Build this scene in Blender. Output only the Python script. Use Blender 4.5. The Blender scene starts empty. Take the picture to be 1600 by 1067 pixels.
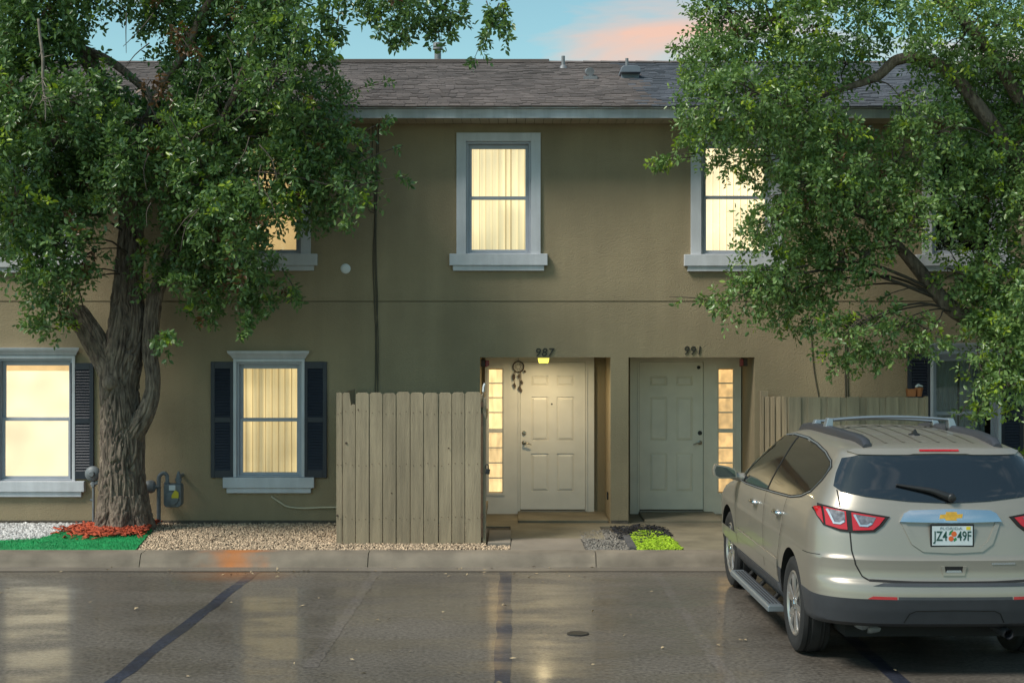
import bpy, bmesh, math, random
import numpy as np
from mathutils import Vector, Matrix, noise
from mathutils.bvhtree import BVHTree
from mathutils.geometry import delaunay_2d_cdt

# ------------------------------------------------------------------ camera, world, sun, exposure
SC = bpy.context.scene
COL = SC.collection
CAM_H, F = 2.5, 2200.0            # eye height (m), focal length in photo pixels (1600 wide)
cd = bpy.data.cameras.new('camera'); cam = bpy.data.objects.new('camera', cd); COL.objects.link(cam)
cam.location = (0, 0, CAM_H); cam.rotation_euler = (math.radians(90), 0, 0)
cd.sensor_width = 36; cd.lens = 36 * F / 1600; cd.clip_start = 0.1; cd.clip_end = 2000
SC.camera = cam

CLOUD_OFF = (-2.3, 0.7, -0.05)
SUN_DIR = Vector((-0.56, -0.34, 0.76)).normalized()      # towards the sun
w = bpy.data.worlds.new('World'); SC.world = w; w.use_nodes = True
nt = w.node_tree; nt.nodes.clear()
def N(t, kind, **kw):
    n = t.nodes.new(kind)
    for k, v in kw.items(): setattr(n, k, v)
    return n
out = N(nt, 'ShaderNodeOutputWorld'); bg = N(nt, 'ShaderNodeBackground'); bg.inputs[1].default_value = 0.105
sky = N(nt, 'ShaderNodeTexSky', sky_type='NISHITA', sun_disc=False)
sky.sun_elevation = math.asin(SUN_DIR.z); sky.sun_rotation = math.atan2(SUN_DIR.x, SUN_DIR.y)
sky.air_density = 1.0; sky.dust_density = 0.3; sky.ozone_density = 1.0
tint = N(nt, 'ShaderNodeMix', data_type='RGBA', blend_type='MULTIPLY'); tint.inputs[0].default_value = 1
tint.inputs[7].default_value = (0.67, 0.82, 0.655, 1)
nt.links.new(sky.outputs[0], tint.inputs[6])
tc = N(nt, 'ShaderNodeTexCoord'); mp = N(nt, 'ShaderNodeMapping')
mp.inputs['Scale'].default_value = (3.2, 3.2, 15.0); mp.inputs['Location'].default_value = CLOUD_OFF
mp.inputs['Rotation'].default_value = (0, math.radians(-14), 0)
nz = N(nt, 'ShaderNodeTexNoise'); nz.inputs['Scale'].default_value = 1.5; nz.inputs['Detail'].default_value = 7; nz.inputs['Roughness'].default_value = 0.5; nz.inputs['Distortion'].default_value = 0.35
rp = N(nt, 'ShaderNodeValToRGB'); rp.color_ramp.elements[0].position = 0.52; rp.color_ramp.elements[1].position = 0.73
nt.links.new(tc.outputs['Generated'], mp.inputs[0]); nt.links.new(mp.outputs[0], nz.inputs[0]); nt.links.new(nz.outputs[0], rp.inputs[0])
sg = N(nt, 'ShaderNodeSeparateXYZ'); nt.links.new(tc.outputs['Generated'], sg.inputs[0])
pk_ = N(nt, 'ShaderNodeMapRange', interpolation_type='SMOOTHSTEP'); pk_.inputs[1].default_value = 0.55; pk_.inputs[2].default_value = 0.9; nt.links.new(sg.outputs[1], pk_.inputs[0])
cc_ = N(nt, 'ShaderNodeMix', data_type='RGBA'); cc_.inputs[6].default_value = (4.6, 4.8, 4.9, 1); cc_.inputs[7].default_value = (5.2, 2.7, 1.75, 1); nt.links.new(pk_.outputs[0], cc_.inputs[0])
cl = N(nt, 'ShaderNodeMix', data_type='RGBA'); nt.links.new(cc_.outputs[2], cl.inputs[7])
fm = N(nt, 'ShaderNodeMath', operation='MULTIPLY'); fm.inputs[1].default_value = 0.72
nt.links.new(rp.outputs[0], fm.inputs[0]); nt.links.new(fm.outputs[0], cl.inputs[0])
nt.links.new(tint.outputs[2], cl.inputs[6]); nt.links.new(cl.outputs[2], bg.inputs[0]); nt.links.new(bg.outputs[0], out.inputs[0])

sl = bpy.data.lights.new('sun', 'SUN'); sl.energy = 2.0; sl.angle = math.radians(17); sl.color = (1, 0.94, 0.84)
so = bpy.data.objects.new('sun', sl); COL.objects.link(so)
so.rotation_euler = SUN_DIR.to_track_quat('Z', 'Y').to_euler(); so.location = SUN_DIR * 40
SC.view_settings.view_transform = 'Standard'; SC.view_settings.look = 'None'
SC.view_settings.exposure = 1.03; SC.view_settings.gamma = 1; SC.view_settings.use_curve_mapping = False

RNG = random.Random(11); NR = np.random.default_rng(5)

# ------------------------------------------------------------------ helpers
def at(px, py, Y): return ((px - 800) * Y / F, Y, CAM_H - (py - 533.5) * Y / F)
GZ = 0.13                                              # height of the bed and path above the lot
def gnd(px, py, z=GZ):
    Y = F * (CAM_H - z) / (py - 533.5); return ((px - 800) * Y / F, Y)
WL = {}
def finish(o, parent):
    if parent is not None:
        o.parent = parent; o.location = Vector(o.location) - WL[parent.name]
def empty(name, loc):
    o = bpy.data.objects.new(name, None); COL.objects.link(o); o.location = loc; o.empty_display_size = 0.2
    WL[o.name] = Vector(loc); return o
def tag(o, label=None, cat=None, group=None, kind=None):
    if label: o['label'] = label
    if cat: o['category'] = cat
    if group: o['group'] = group
    if kind: o['kind'] = kind
    return o
def mesh_obj(name, me, loc, parent=None):
    o = bpy.data.objects.new(name, me); COL.objects.link(o); o.location = loc
    WL[o.name] = Vector(loc); finish(o, parent); return o
class MB:
    def __init__(s): s.v = []; s.f = []; s.m = []; s.cur = 0
    def add(s, vs, fs):
        b = len(s.v); s.v += [tuple(p) for p in vs]; s.f += [tuple(b + i for i in f) for f in fs]; s.m += [s.cur] * len(fs); return s
    def box(s, x0, x1, y0, y1, z0, z1):
        return s.add([(x0,y0,z0),(x1,y0,z0),(x1,y1,z0),(x0,y1,z0),(x0,y0,z1),(x1,y0,z1),(x1,y1,z1),(x0,y1,z1)],
                     [(0,3,2,1),(4,5,6,7),(0,1,5,4),(1,2,6,5),(2,3,7,6),(3,0,4,7)])
    def prism(s, pts, y0, y1):                          # polygon in x,z extruded along y (points counter-clockwise seen from the camera)
        n = len(pts)
        vs = [(x, y0, z) for x, z in pts] + [(x, y1, z) for x, z in pts]
        return s.add(vs, [tuple(range(n)), tuple(range(2*n-1, n-1, -1))] + [(i, i+n, (i+1)%n+n, (i+1)%n) for i in range(n)])
    def slab(s, pts, z0, z1):                           # polygon in x,y extruded in z (counter-clockwise seen from above)
        n = len(pts)
        vs = [(x, y, z0) for x, y in pts] + [(x, y, z1) for x, y in pts]
        return s.add(vs, [tuple(range(n-1, -1, -1)), tuple(range(n, 2*n))] + [(i, (i+1)%n, (i+1)%n+n, i+n) for i in range(n)])
    def tube(s, path, rad, n=8, cap=True, rough=0.0, seed=0, sub=1, fis=0.0):
        P = [Vector(p) for p in path]; R = list(rad) if hasattr(rad, '__len__') else [rad]*len(P)
        if sub > 1:
            Q = []; S = []
            for i in range(len(P)-1):
                p0 = P[max(i-1,0)]; p1 = P[i]; p2 = P[i+1]; p3 = P[min(i+2, len(P)-1)]
                for k in range(sub):
                    t = k/sub
                    Q.append(0.5*((2*p1)+(p2-p0)*t+(2*p0-5*p1+4*p2-p3)*t*t+(3*p1-p0-3*p2+p3)*t**3)); S.append(R[i]+(R[i+1]-R[i])*t)
            Q.append(P[-1]); S.append(R[-1]); P, R = Q, S
        up = Vector((0.13, 0.31, 0.94)); b = len(s.v); L = len(P); prev = None
        for i in range(L):
            t = (P[min(i+1, L-1)] - P[max(i-1, 0)]).normalized()
            a = (prev - t*prev.dot(t)) if prev is not None else t.cross(up)
            if a.length < 1e-4: a = t.cross(Vector((1, 0, 0)))
            a.normalize(); prev = a; c = t.cross(a)
            for k in range(n):
                an = 2*math.pi*k/n; d = a*math.cos(an) + c*math.sin(an); r = R[i]
                if rough: r *= 1 + rough*noise.noise(Vector((d.x*2.2+seed, d.y*2.2, P[i].z*2.0+d.z*2.2)))+rough*0.5*noise.noise(Vector((d.x*6+seed, d.y*6, P[i].z*2.5)))
                if fis:
                    q = Vector((d.x*R[i]*26+seed, d.y*R[i]*26, P[i].z*5.0+1.5*noise.noise(Vector((d.x*3, d.y*3, P[i].z*3)))))
                    h = min(1, (abs(noise.noise(q))+.25*abs(noise.noise(q*2.1)))/.34); r += fis*(h**.8-.8+.25*noise.noise(q*1.7))
                s.v.append(tuple(P[i] + d*r))
        for i in range(L-1):
            for k in range(n):
                s.f.append((b+i*n+k, b+i*n+(k+1)%n, b+(i+1)*n+(k+1)%n, b+(i+1)*n+k)); s.m.append(s.cur)
        if cap:
            s.f.append(tuple(b+k for k in range(n-1, -1, -1))); s.f.append(tuple(b+(L-1)*n+k for k in range(n))); s.m += [s.cur]*2
        return s
    def lathe(s, prof, c, axis='z', n=20):              # prof: (r, h) list around axis through c
        b = len(s.v); L = len(prof)
        for r, h in prof:
            for k in range(n):
                a = 2*math.pi*k/n; u, v = r*math.cos(a), r*math.sin(a)
                s.v.append({'z': (c[0]+u, c[1]+v, c[2]+h), 'y': (c[0]+u, c[1]+h, c[2]-v), 'x': (c[0]+h, c[1]+u, c[2]+v)}[axis])
        for i in range(L-1):
            for k in range(n): s.f.append((b+i*n+k, b+i*n+(k+1)%n, b+(i+1)*n+(k+1)%n, b+(i+1)*n+k)); s.m.append(s.cur)
        s.f.append(tuple(b+k for k in range(n-1,-1,-1))); s.f.append(tuple(b+(L-1)*n+k for k in range(n))); s.m += [s.cur]*2
        return s
    def mesh(s, name, mats, smooth=False, center=None, xf=None):
        v = s.v if xf is None else [xf(p) for p in s.v]
        me = bpy.data.meshes.new(name)
        c = center
        if c is None:
            A = np.array(v); c = (A.min(0)+A.max(0))/2
        me.from_pydata([(p[0]-c[0], p[1]-c[1], p[2]-c[2]) for p in v], [], s.f)
        for m in (mats if isinstance(mats, (list, tuple)) else [mats]): me.materials.append(m)
        if len(me.materials) > 1: me.polygons.foreach_set('material_index', s.m)
        if smooth: me.polygons.foreach_set('use_smooth', [True]*len(me.polygons))
        me.update(); return me, c
    def build(s, name, mats, parent=None, smooth=False, xf=None, bevel=0, auto=None):
        me, c = s.mesh(name, mats, smooth or bool(auto), None, xf)
        if auto: me.set_sharp_from_angle(angle=math.radians(auto))
        o = mesh_obj(name, me, Vector(c), parent)
        if bevel:
            bv = o.modifiers.new('bevel', 'BEVEL'); bv.width = bevel; bv.segments = 2; bv.limit_method = 'ANGLE'; bv.angle_limit = math.radians(40)
        return o

# ------------------------------------------------------------------ materials
def mat(name, col, rough=0.6, var=0.0, vscale=8, bump=0.0, bscale=60, metal=0.0, coat=0.0, spec=0.5, emit=None, estr=0, rnd=0.0, col2=None, stretch=None, detail=5, bdist=0.02):
    m = bpy.data.materials.new(name); m.use_nodes = True; t = m.node_tree; b = t.nodes['Principled BSDF']
    b.inputs['Base Color'].default_value = (*col, 1); b.inputs['Roughness'].default_value = rough
    b.inputs['Metallic'].default_value = metal; b.inputs['Coat Weight'].default_value = coat; b.inputs['Coat Roughness'].default_value = 0.05
    b.inputs['Specular IOR Level'].default_value = spec
    tc = N(t, 'ShaderNodeTexCoord'); geo = N(t, 'ShaderNodeNewGeometry'); vec = geo.outputs['Position']
    if stretch:
        mp = N(t, 'ShaderNodeMapping'); mp.inputs['Scale'].default_value = stretch; t.links.new(vec, mp.inputs[0]); vec = mp.outputs[0]
    cur = None
    if var or col2:
        nz = N(t, 'ShaderNodeTexNoise'); nz.inputs['Scale'].default_value = vscale; nz.inputs['Detail'].default_value = detail; t.links.new(vec, nz.inputs[0])
        r = N(t, 'ShaderNodeMapRange'); r.inputs[1].default_value = 0.3; r.inputs[2].default_value = 0.7; t.links.new(nz.outputs[0], r.inputs[0])
        mx = N(t, 'ShaderNodeMix', data_type='RGBA')
        c2 = col2 or tuple(min(1, c*(1+var)) for c in col); c1 = col if col2 else tuple(c*(1-var) for c in col)
        mx.inputs[6].default_value = (*c1, 1); mx.inputs[7].default_value = (*c2, 1); t.links.new(r.outputs[0], mx.inputs[0]); cur = mx.outputs[2]
    if rnd:
        oi = N(t, 'ShaderNodeObjectInfo'); ad = N(t, 'ShaderNodeMath', operation='ADD'); fr = N(t, 'ShaderNodeMath', operation='FRACT')
        t.links.new(oi.outputs['Random'], ad.inputs[0]); t.links.new(geo.outputs['Random Per Island'], ad.inputs[1]); t.links.new(ad.outputs[0], fr.inputs[0])
        r2 = N(t, 'ShaderNodeMapRange'); r2.inputs[3].default_value = 1-rnd; r2.inputs[4].default_value = 1+rnd; t.links.new(fr.outputs[0], r2.inputs[0])
        ml = N(t, 'ShaderNodeVectorMath', operation='SCALE')
        if cur is not None: t.links.new(cur, ml.inputs[0])
        else: ml.inputs[0].default_value = col
        t.links.new(r2.outputs[0], ml.inputs['Scale']); cur = ml.outputs[0]
    if cur is not None: t.links.new(cur, b.inputs['Base Color'])
    if bump:
        nb = N(t, 'ShaderNodeTexNoise'); nb.inputs['Scale'].default_value = bscale; nb.inputs['Detail'].default_value = 4; t.links.new(vec, nb.inputs[0])
        bp = N(t, 'ShaderNodeBump'); bp.inputs['Strength'].default_value = bump; bp.inputs['Distance'].default_value = bdist
        t.links.new(nb.outputs[0], bp.inputs['Height']); t.links.new(bp.outputs[0], b.inputs['Normal'])
    if emit:
        b.inputs['Emission Color'].default_value = (*emit, 1); b.inputs['Emission Strength'].default_value = estr
    return m
def srgb(r, g, b): return tuple(((c/255)/12.92 if c/255 <= 0.04045 else ((c/255+0.055)/1.055)**2.4) for c in (r, g, b))

M = {}
M['stucco'] = mat('stucco', (0.292, 0.232, 0.143), 0.9, 0.13, 0.8, 0.6, 75, detail=8, bdist=0.012)
M['trim'] = mat('trim_paint', (0.54, 0.55, 0.585), 0.55, 0.08, 3, 0.08, 30)
M['fascia'] = mat('fascia_metal', (0.50, 0.51, 0.55), 0.45, 0.15, 2.2, 0.05, 12, stretch=(1, 1, 6))
M['soffit'] = mat('soffit_metal', (0.42, 0.36, 0.26), 0.6, 0.1, 4)
M['sash'] = mat('sash_paint', (0.36, 0.38, 0.43), 0.45, 0.06, 6)
M['doorw'] = mat('door_paint', (0.74, 0.70, 0.64), 0.4, 0.05, 4, 0.04, 80)
M['doorg'] = mat('door_paint_grey', (0.76, 0.69, 0.56), 0.45, 0.06, 4, 0.04, 80)
M['shutter'] = mat('shutter_vinyl', (0.016, 0.019, 0.032), 0.45, 0.12, 9)
M['shingle_brown'] = mat('shingle_brown', (0.125, 0.102, 0.094), 0.95, 0.2, 1.2, 0.6, 130, rnd=0.22, bdist=0.006)
M['shingle_grey'] = mat('shingle_grey', (0.088, 0.096, 0.115), 0.95, 0.18, 1.2, 0.6, 130, rnd=0.22, bdist=0.006)
M['galv'] = mat('galvanised', (0.20, 0.205, 0.215), 0.55, 0.15, 9, metal=0.3)
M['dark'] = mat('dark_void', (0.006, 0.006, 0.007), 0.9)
M['room'] = mat('dark_room', (0.05, 0.045, 0.042), 0.9)
M['fence'] = mat('fence_paint', (0.30, 0.240, 0.158), 0.8, 0.17, 3.0, 0.5, 26, rnd=0.13, stretch=(7, 7, 0.5), bdist=0.01)
M['rust'] = mat('rusty_iron', (0.10, 0.055, 0.03), 0.8, 0.3, 25)
M['blackm'] = mat('black_metal', (0.014, 0.014, 0.015), 0.45)
M['brass'] = mat('worn_nickel', (0.34, 0.30, 0.24), 0.3, metal=0.9)
M['concrete'] = mat('concrete', (0.205, 0.175, 0.14), 0.85, 0.2, 1.8, 0.35, 60, detail=8, bdist=0.008)
M['porch'] = mat('porch_concrete', (0.18, 0.155, 0.105), 0.8, 0.25, 2.6, 0.3, 60, detail=8, bdist=0.008)
M['soil'] = mat('soil', (0.09, 0.075, 0.058), 0.95, 0.3, 7, 0.8, 40)
M['gas'] = mat('meter_paint', (0.15, 0.165, 0.18), 0.5, 0.15, 14)
M['cable'] = mat('cable_sheath', (0.075, 0.065, 0.045), 0.7)
M['conduit'] = mat('painted_conduit', (0.50, 0.44, 0.31), 0.5)
M['white'] = mat('white_plastic', (0.68, 0.70, 0.72), 0.4)
M['yellow'] = mat('yellow_sticker', (0.62, 0.50, 0.03), 0.6)
M['red'] = mat('red_plastic', (0.22, 0.015, 0.012), 0.4)
M['brownwood'] = mat('brown_wood', (0.05, 0.028, 0.016), 0.6, 0.2, 20)
M['terracotta'] = mat('terracotta', (0.36, 0.13, 0.045), 0.8, 0.15, 16)
M['digit'] = mat('bronze_digit', (0.022, 0.018, 0.013), 0.5)
M['bark'] = mat('bark', (0.070, 0.050, 0.040), 0.95, col2=(0.25, 0.195, 0.15), vscale=9, bump=0.8, bscale=22, stretch=(2.2, 2.2, 0.6), bdist=0.03)
M['twig'] = mat('twig', (0.16, 0.13, 0.10), 0.9, 0.3, 20)
M['boughbark'] = mat('bough_bark', (0.075, 0.058, 0.046), 0.95, 0.35, 9)
M['cutwood'] = mat('cut_wood', (0.20, 0.17, 0.135), 0.9, 0.25, 20)
M['turf'] = mat('turf', (0.006, 0.24, 0.07), 0.75, 0.25, 5, rnd=0.3)
M['mulch'] = mat('red_mulch', (0.37, 0.062, 0.024), 0.85, 0.25, 12, rnd=0.5)
M['lime'] = mat('lime_mulch', (0.33, 0.50, 0.02), 0.8, 0.15, 12, rnd=0.3)
M['blackmulch'] = mat('black_mulch', (0.022, 0.022, 0.026), 0.9, 0.2, 12, rnd=0.4)
M['gravelw'] = mat('white_gravel', (0.50, 0.49, 0.48), 0.85, 0.1, 9, rnd=0.45)
M['gravelt'] = mat('tan_gravel', (0.46, 0.345, 0.235), 0.85, 0.15, 9, rnd=0.6)
M['gravelg'] = mat('grey_gravel', (0.17, 0.155, 0.135), 0.85, 0.12, 9, rnd=0.5)
M['deadleaf'] = mat('fallen_leaf', (0.33, 0.25, 0.15), 0.8, rnd=0.4)
M['line'] = mat('faded_line_paint', (0.036, 0.042, 0.055), 0.38, 0.25, 5, 0.3, 160, bdist=0.004)
M['lineghost'] = mat('ghost_line_paint', (0.128, 0.112, 0.097), 0.45, 0.2, 5, 0.3, 160, bdist=0.004)
M['curtain'] = mat('curtain_cloth', (0.26, 0.30, 0.31), 0.85, 0.12, 3, stretch=(5, 1, 0.3))
M['lawn'] = mat('lawn', (0.05, 0.09, 0.03), 0.9, 0.3, 0.5)

def streaks(m, amt, sc, lo=0.35, hi=0.7):
    t = m.node_tree; b = t.nodes['Principled BSDF']; src = b.inputs['Base Color'].links[0].from_socket
    geo = N(t, 'ShaderNodeNewGeometry'); mp = N(t, 'ShaderNodeMapping'); mp.inputs['Scale'].default_value = sc; t.links.new(geo.outputs['Position'], mp.inputs[0])
    nz = N(t, 'ShaderNodeTexNoise'); nz.inputs['Scale'].default_value = 1; nz.inputs['Detail'].default_value = 7; nz.inputs['Roughness'].default_value = 0.6; t.links.new(mp.outputs[0], nz.inputs[0])
    r = N(t, 'ShaderNodeMapRange', interpolation_type='SMOOTHSTEP'); r.inputs[1].default_value = lo; r.inputs[2].default_value = hi; r.inputs[3].default_value = 1-amt; r.inputs[4].default_value = 1+amt*.5; t.links.new(nz.outputs[0], r.inputs[0])
    v = N(t, 'ShaderNodeVectorMath', operation='SCALE'); t.links.new(src, v.inputs[0]); t.links.new(r.outputs[0], v.inputs['Scale']); t.links.new(v.outputs[0], b.inputs['Base Color'])
streaks(M['stucco'], 0.07, (3.2, 3.2, 0.35)); streaks(M['stucco'], 0.05, (1.1, 1.1, 1.4)); streaks(M['fascia'], 0.2, (5, 1, 0.6)); streaks(M['trim'], 0.10, (6, 1, 0.8)); streaks(M['shingle_brown'], 0.22, (1.3, 0.35, 1)); streaks(M['shingle_grey'], 0.2, (1.3, 0.35, 1)); streaks(M['fence'], 0.14, (2, 2, 1.1))
def lit(name, col, s, vary=0.0, vscale=3, stretch=None):
    m = bpy.data.materials.new(name); m.use_nodes = True; t = m.node_tree; b = t.nodes['Principled BSDF']
    b.inputs['Base Color'].default_value = (0.5, 0.45, 0.35, 1); b.inputs['Roughness'].default_value = 0.8
    geo = N(t, 'ShaderNodeNewGeometry'); vec = geo.outputs['Position']
    if stretch:
        mp = N(t, 'ShaderNodeMapping'); mp.inputs['Scale'].default_value = stretch; t.links.new(vec, mp.inputs[0]); vec = mp.outputs[0]
    nz = N(t, 'ShaderNodeTexNoise'); nz.inputs['Scale'].default_value = vscale; t.links.new(vec, nz.inputs[0])
    oi = N(t, 'ShaderNodeObjectInfo')
    r = N(t, 'ShaderNodeMapRange'); r.inputs[1].default_value = 0.3; r.inputs[2].default_value = 0.7; r.inputs[3].default_value = s*(1-vary); r.inputs[4].default_value = s*(1+vary*0.3)
    t.links.new(nz.outputs[0], r.inputs[0])
    r2 = N(t, 'ShaderNodeMapRange'); r2.inputs[3].default_value = 1-vary*0.6; r2.inputs[4].default_value = 1; t.links.new(oi.outputs['Random'], r2.inputs[0])
    ml = N(t, 'ShaderNodeMath', operation='MULTIPLY'); t.links.new(r.outputs[0], ml.inputs[0]); t.links.new(r2.outputs[0], ml.inputs[1])
    n2 = N(t, 'ShaderNodeTexNoise'); n2.inputs['Scale'].default_value = 1.7; n2.inputs['Detail'].default_value = 1; t.links.new(geo.outputs['Position'], n2.inputs[0])
    r3 = N(t, 'ShaderNodeMapRange'); r3.inputs[1].default_value = 0.3; r3.inputs[2].default_value = 0.7; r3.inputs[3].default_value = 0.72; r3.inputs[4].default_value = 1.12; t.links.new(n2.outputs[0], r3.inputs[0])
    m3 = N(t, 'ShaderNodeMath', operation='MULTIPLY'); t.links.new(ml.outputs[0], m3.inputs[0]); t.links.new(r3.outputs[0], m3.inputs[1])
    b.inputs['Emission Color'].default_value = (*col, 1); t.links.new(m3.outputs[0], b.inputs['Emission Strength'])
    return m
M['blind'] = lit('lit_blind', (1.0, 0.80, 0.44), 0.62, 0.30, 1.5, stretch=(9, 1, 0.15))
M['blind2'] = lit('lit_blind_dim', (1.0, 0.74, 0.34), 0.45, 0.45, 1.5, stretch=(9, 1, 0.2))
M['shade'] = lit('lit_shade', (1.0, 0.80, 0.50), 0.76, 0.10, 1.2)
M['shadetop'] = lit('lit_shade_top', (1.0, 0.60, 0.25), 0.55, 0.2, 6)
M['backlight'] = lit('lit_room', (1.0, 0.66, 0.26), 0.13, 0.5, 2.5)
M['tanlit'] = lit('lit_shade_tan', (1.0, 0.66, 0.28), 0.42, 0.1, 1.0)
M['sidelit'] = lit('lit_sidelight', (1.0, 0.68, 0.30), 0.68, 0.35, 7, stretch=(3, 1, 0.6))
M['lampglow'] = mat('lamp_glass', (0.6, 0.55, 0.2), 0.4, emit=(1.0, 0.84, 0.10), estr=1.0)

def glass():
    m = bpy.data.materials.new('window_glass'); m.use_nodes = True; t = m.node_tree; t.nodes.remove(t.nodes['Principled BSDF'])
    o = t.nodes['Material Output']; tr = N(t, 'ShaderNodeBsdfTransparent'); gl = N(t, 'ShaderNodeBsdfGlossy'); gl.inputs['Roughness'].default_value = 0.02
    tr.inputs[0].default_value = (0.93, 0.95, 0.95, 1)
    fr = N(t, 'ShaderNodeFresnel'); fr.inputs[0].default_value = 1.5; mx = N(t, 'ShaderNodeMixShader')
    t.links.new(fr.outputs[0], mx.inputs[0]); t.links.new(tr.outputs[0], mx.inputs[1]); t.links.new(gl.outputs[0], mx.inputs[2]); t.links.new(mx.outputs[0], o.inputs[0]); return m
M['glass'] = glass()

def asphalt(name='wet_asphalt', k=1.0, blue=1.0, red=1.0):
    m = bpy.data.materials.new(name); m.use_nodes = True; t = m.node_tree; b = t.nodes['Principled BSDF']
    geo = N(t, 'ShaderNodeNewGeometry'); P = geo.outputs['Position']
    n1 = N(t, 'ShaderNodeTexNoise'); n1.inputs['Scale'].default_value = 0.55; n1.inputs['Detail'].default_value = 7; t.links.new(P, n1.inputs[0])
    n2 = N(t, 'ShaderNodeTexNoise'); n2.inputs['Scale'].default_value = 30; n2.inputs['Detail'].default_value = 8; n2.inputs['Roughness'].default_value = 0.75; t.links.new(P, n2.inputs[0])
    mp = N(t, 'ShaderNodeMapping'); mp.inputs['Scale'].default_value = (0.9, 2.0, 1); t.links.new(P, mp.inputs[0])
    n3 = N(t, 'ShaderNodeTexNoise'); n3.inputs['Scale'].default_value = 0.8; n3.inputs['Detail'].default_value = 9; n3.inputs['Roughness'].default_value = 0.65; t.links.new(mp.outputs[0], n3.inputs[0])
    r1 = N(t, 'ShaderNodeMapRange'); r1.inputs[1].default_value = 0.3; r1.inputs[2].default_value = 0.7; t.links.new(n1.outputs[0], r1.inputs[0])
    a = N(t, 'ShaderNodeMix', data_type='RGBA'); a.inputs[6].default_value = (0.082*k*red, 0.072*k, 0.061*k*blue, 1); a.inputs[7].default_value = (0.126*k*red, 0.110*k, 0.093*k*blue, 1); t.links.new(r1.outputs[0], a.inputs[0])
    r2 = N(t, 'ShaderNodeMapRange'); r2.inputs[1].default_value = 0.38; r2.inputs[2].default_value = 0.62; r2.inputs[3].default_value = 0.5; r2.inputs[4].default_value = 1.5; t.links.new(n2.outputs[0], r2.inputs[0])
    sc = N(t, 'ShaderNodeVectorMath', operation='SCALE'); t.links.new(a.outputs[2], sc.inputs[0]); t.links.new(r2.outputs[0], sc.inputs['Scale'])
    # rust stain beside the kerb
    def blot(x, y, rx, ry):
        sx = N(t, 'ShaderNodeSeparateXYZ'); t.links.new(P, sx.inputs[0])
        def term(o, c, r):
            s1 = N(t, 'ShaderNodeMath', operation='SUBTRACT'); s1.inputs[1].default_value = c; t.links.new(o, s1.inputs[0])
            s2 = N(t, 'ShaderNodeMath', operation='DIVIDE'); s2.inputs[1].default_value = r; t.links.new(s1.outputs[0], s2.inputs[0])
            s3 = N(t, 'ShaderNodeMath', operation='MULTIPLY'); t.links.new(s2.outputs[0], s3.inputs[0]); t.links.new(s2.outputs[0], s3.inputs[1]); return s3.outputs[0]
        ad = N(t, 'ShaderNodeMath', operation='ADD'); t.links.new(term(sx.outputs[0], x, rx), ad.inputs[0]); t.links.new(term(sx.outputs[1], y, ry), ad.inputs[1])
        ns = N(t, 'ShaderNodeMath', operation='ADD'); t.links.new(ad.outputs[0], ns.inputs[0]); t.links.new(n3.outputs[0], ns.inputs[1])
        r = N(t, 'ShaderNodeMapRange', interpolation_type='SMOOTHSTEP'); r.inputs[1].default_value = 0.4; r.inputs[2].default_value = 1.4; r.inputs[3].default_value = 0.75; r.inputs[4].default_value = 0; t.links.new(ns.outputs[0], r.inputs[0]); return r.outputs[0]
    st = N(t, 'ShaderNodeMix', data_type='RGBA'); t.links.new(sc.outputs[0], st.inputs[6]); st.inputs[7].default_value = (0.16, 0.075, 0.035, 1)
    t.links.new(blot(-3.0, 15.2, 0.8, 0.75), st.inputs[0]); t.links.new(st.outputs[2], b.inputs['Base Color'])
    rr = N(t, 'ShaderNodeMapRange', interpolation_type='SMOOTHSTEP'); rr.inputs[1].default_value = 0.38; rr.inputs[2].default_value = 0.62; rr.inputs[3].default_value = 0.62; rr.inputs[4].default_value = 0.30; t.links.new(n3.outputs[0], rr.inputs[0])
    t.links.new(rr.outputs[0], b.inputs['Roughness'])
    # thin film of water: a smooth coat that comes and goes
    rc = N(t, 'ShaderNodeMapRange', interpolation_type='SMOOTHSTEP'); rc.inputs[1].default_value = 0.35; rc.inputs[2].default_value = 0.6; rc.inputs[3].default_value = 0.10; rc.inputs[4].default_value = 0.52; t.links.new(n3.outputs[0], rc.inputs[0])
    t.links.new(rc.outputs[0], b.inputs['Coat Weight']); b.inputs['Coat Roughness'].default_value = 0.13; b.inputs['Coat IOR'].default_value = 1.33
    b.inputs['Specular IOR Level'].default_value = 0.3
    bp = N(t, 'ShaderNodeBump'); bp.inputs['Strength'].default_value = 0.35; bp.inputs['Distance'].default_value = 0.004; t.links.new(n2.outputs[0], bp.inputs['Height']); t.links.new(bp.outputs[0], b.inputs['Normal'])
    return m
M['asphalt'] = asphalt(); M['lineghost'] = asphalt('ghost_line_paint', 1.13, 1.05); M['line'] = asphalt('faded_line_paint', 0.36, 1.75, 0.78)

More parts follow.
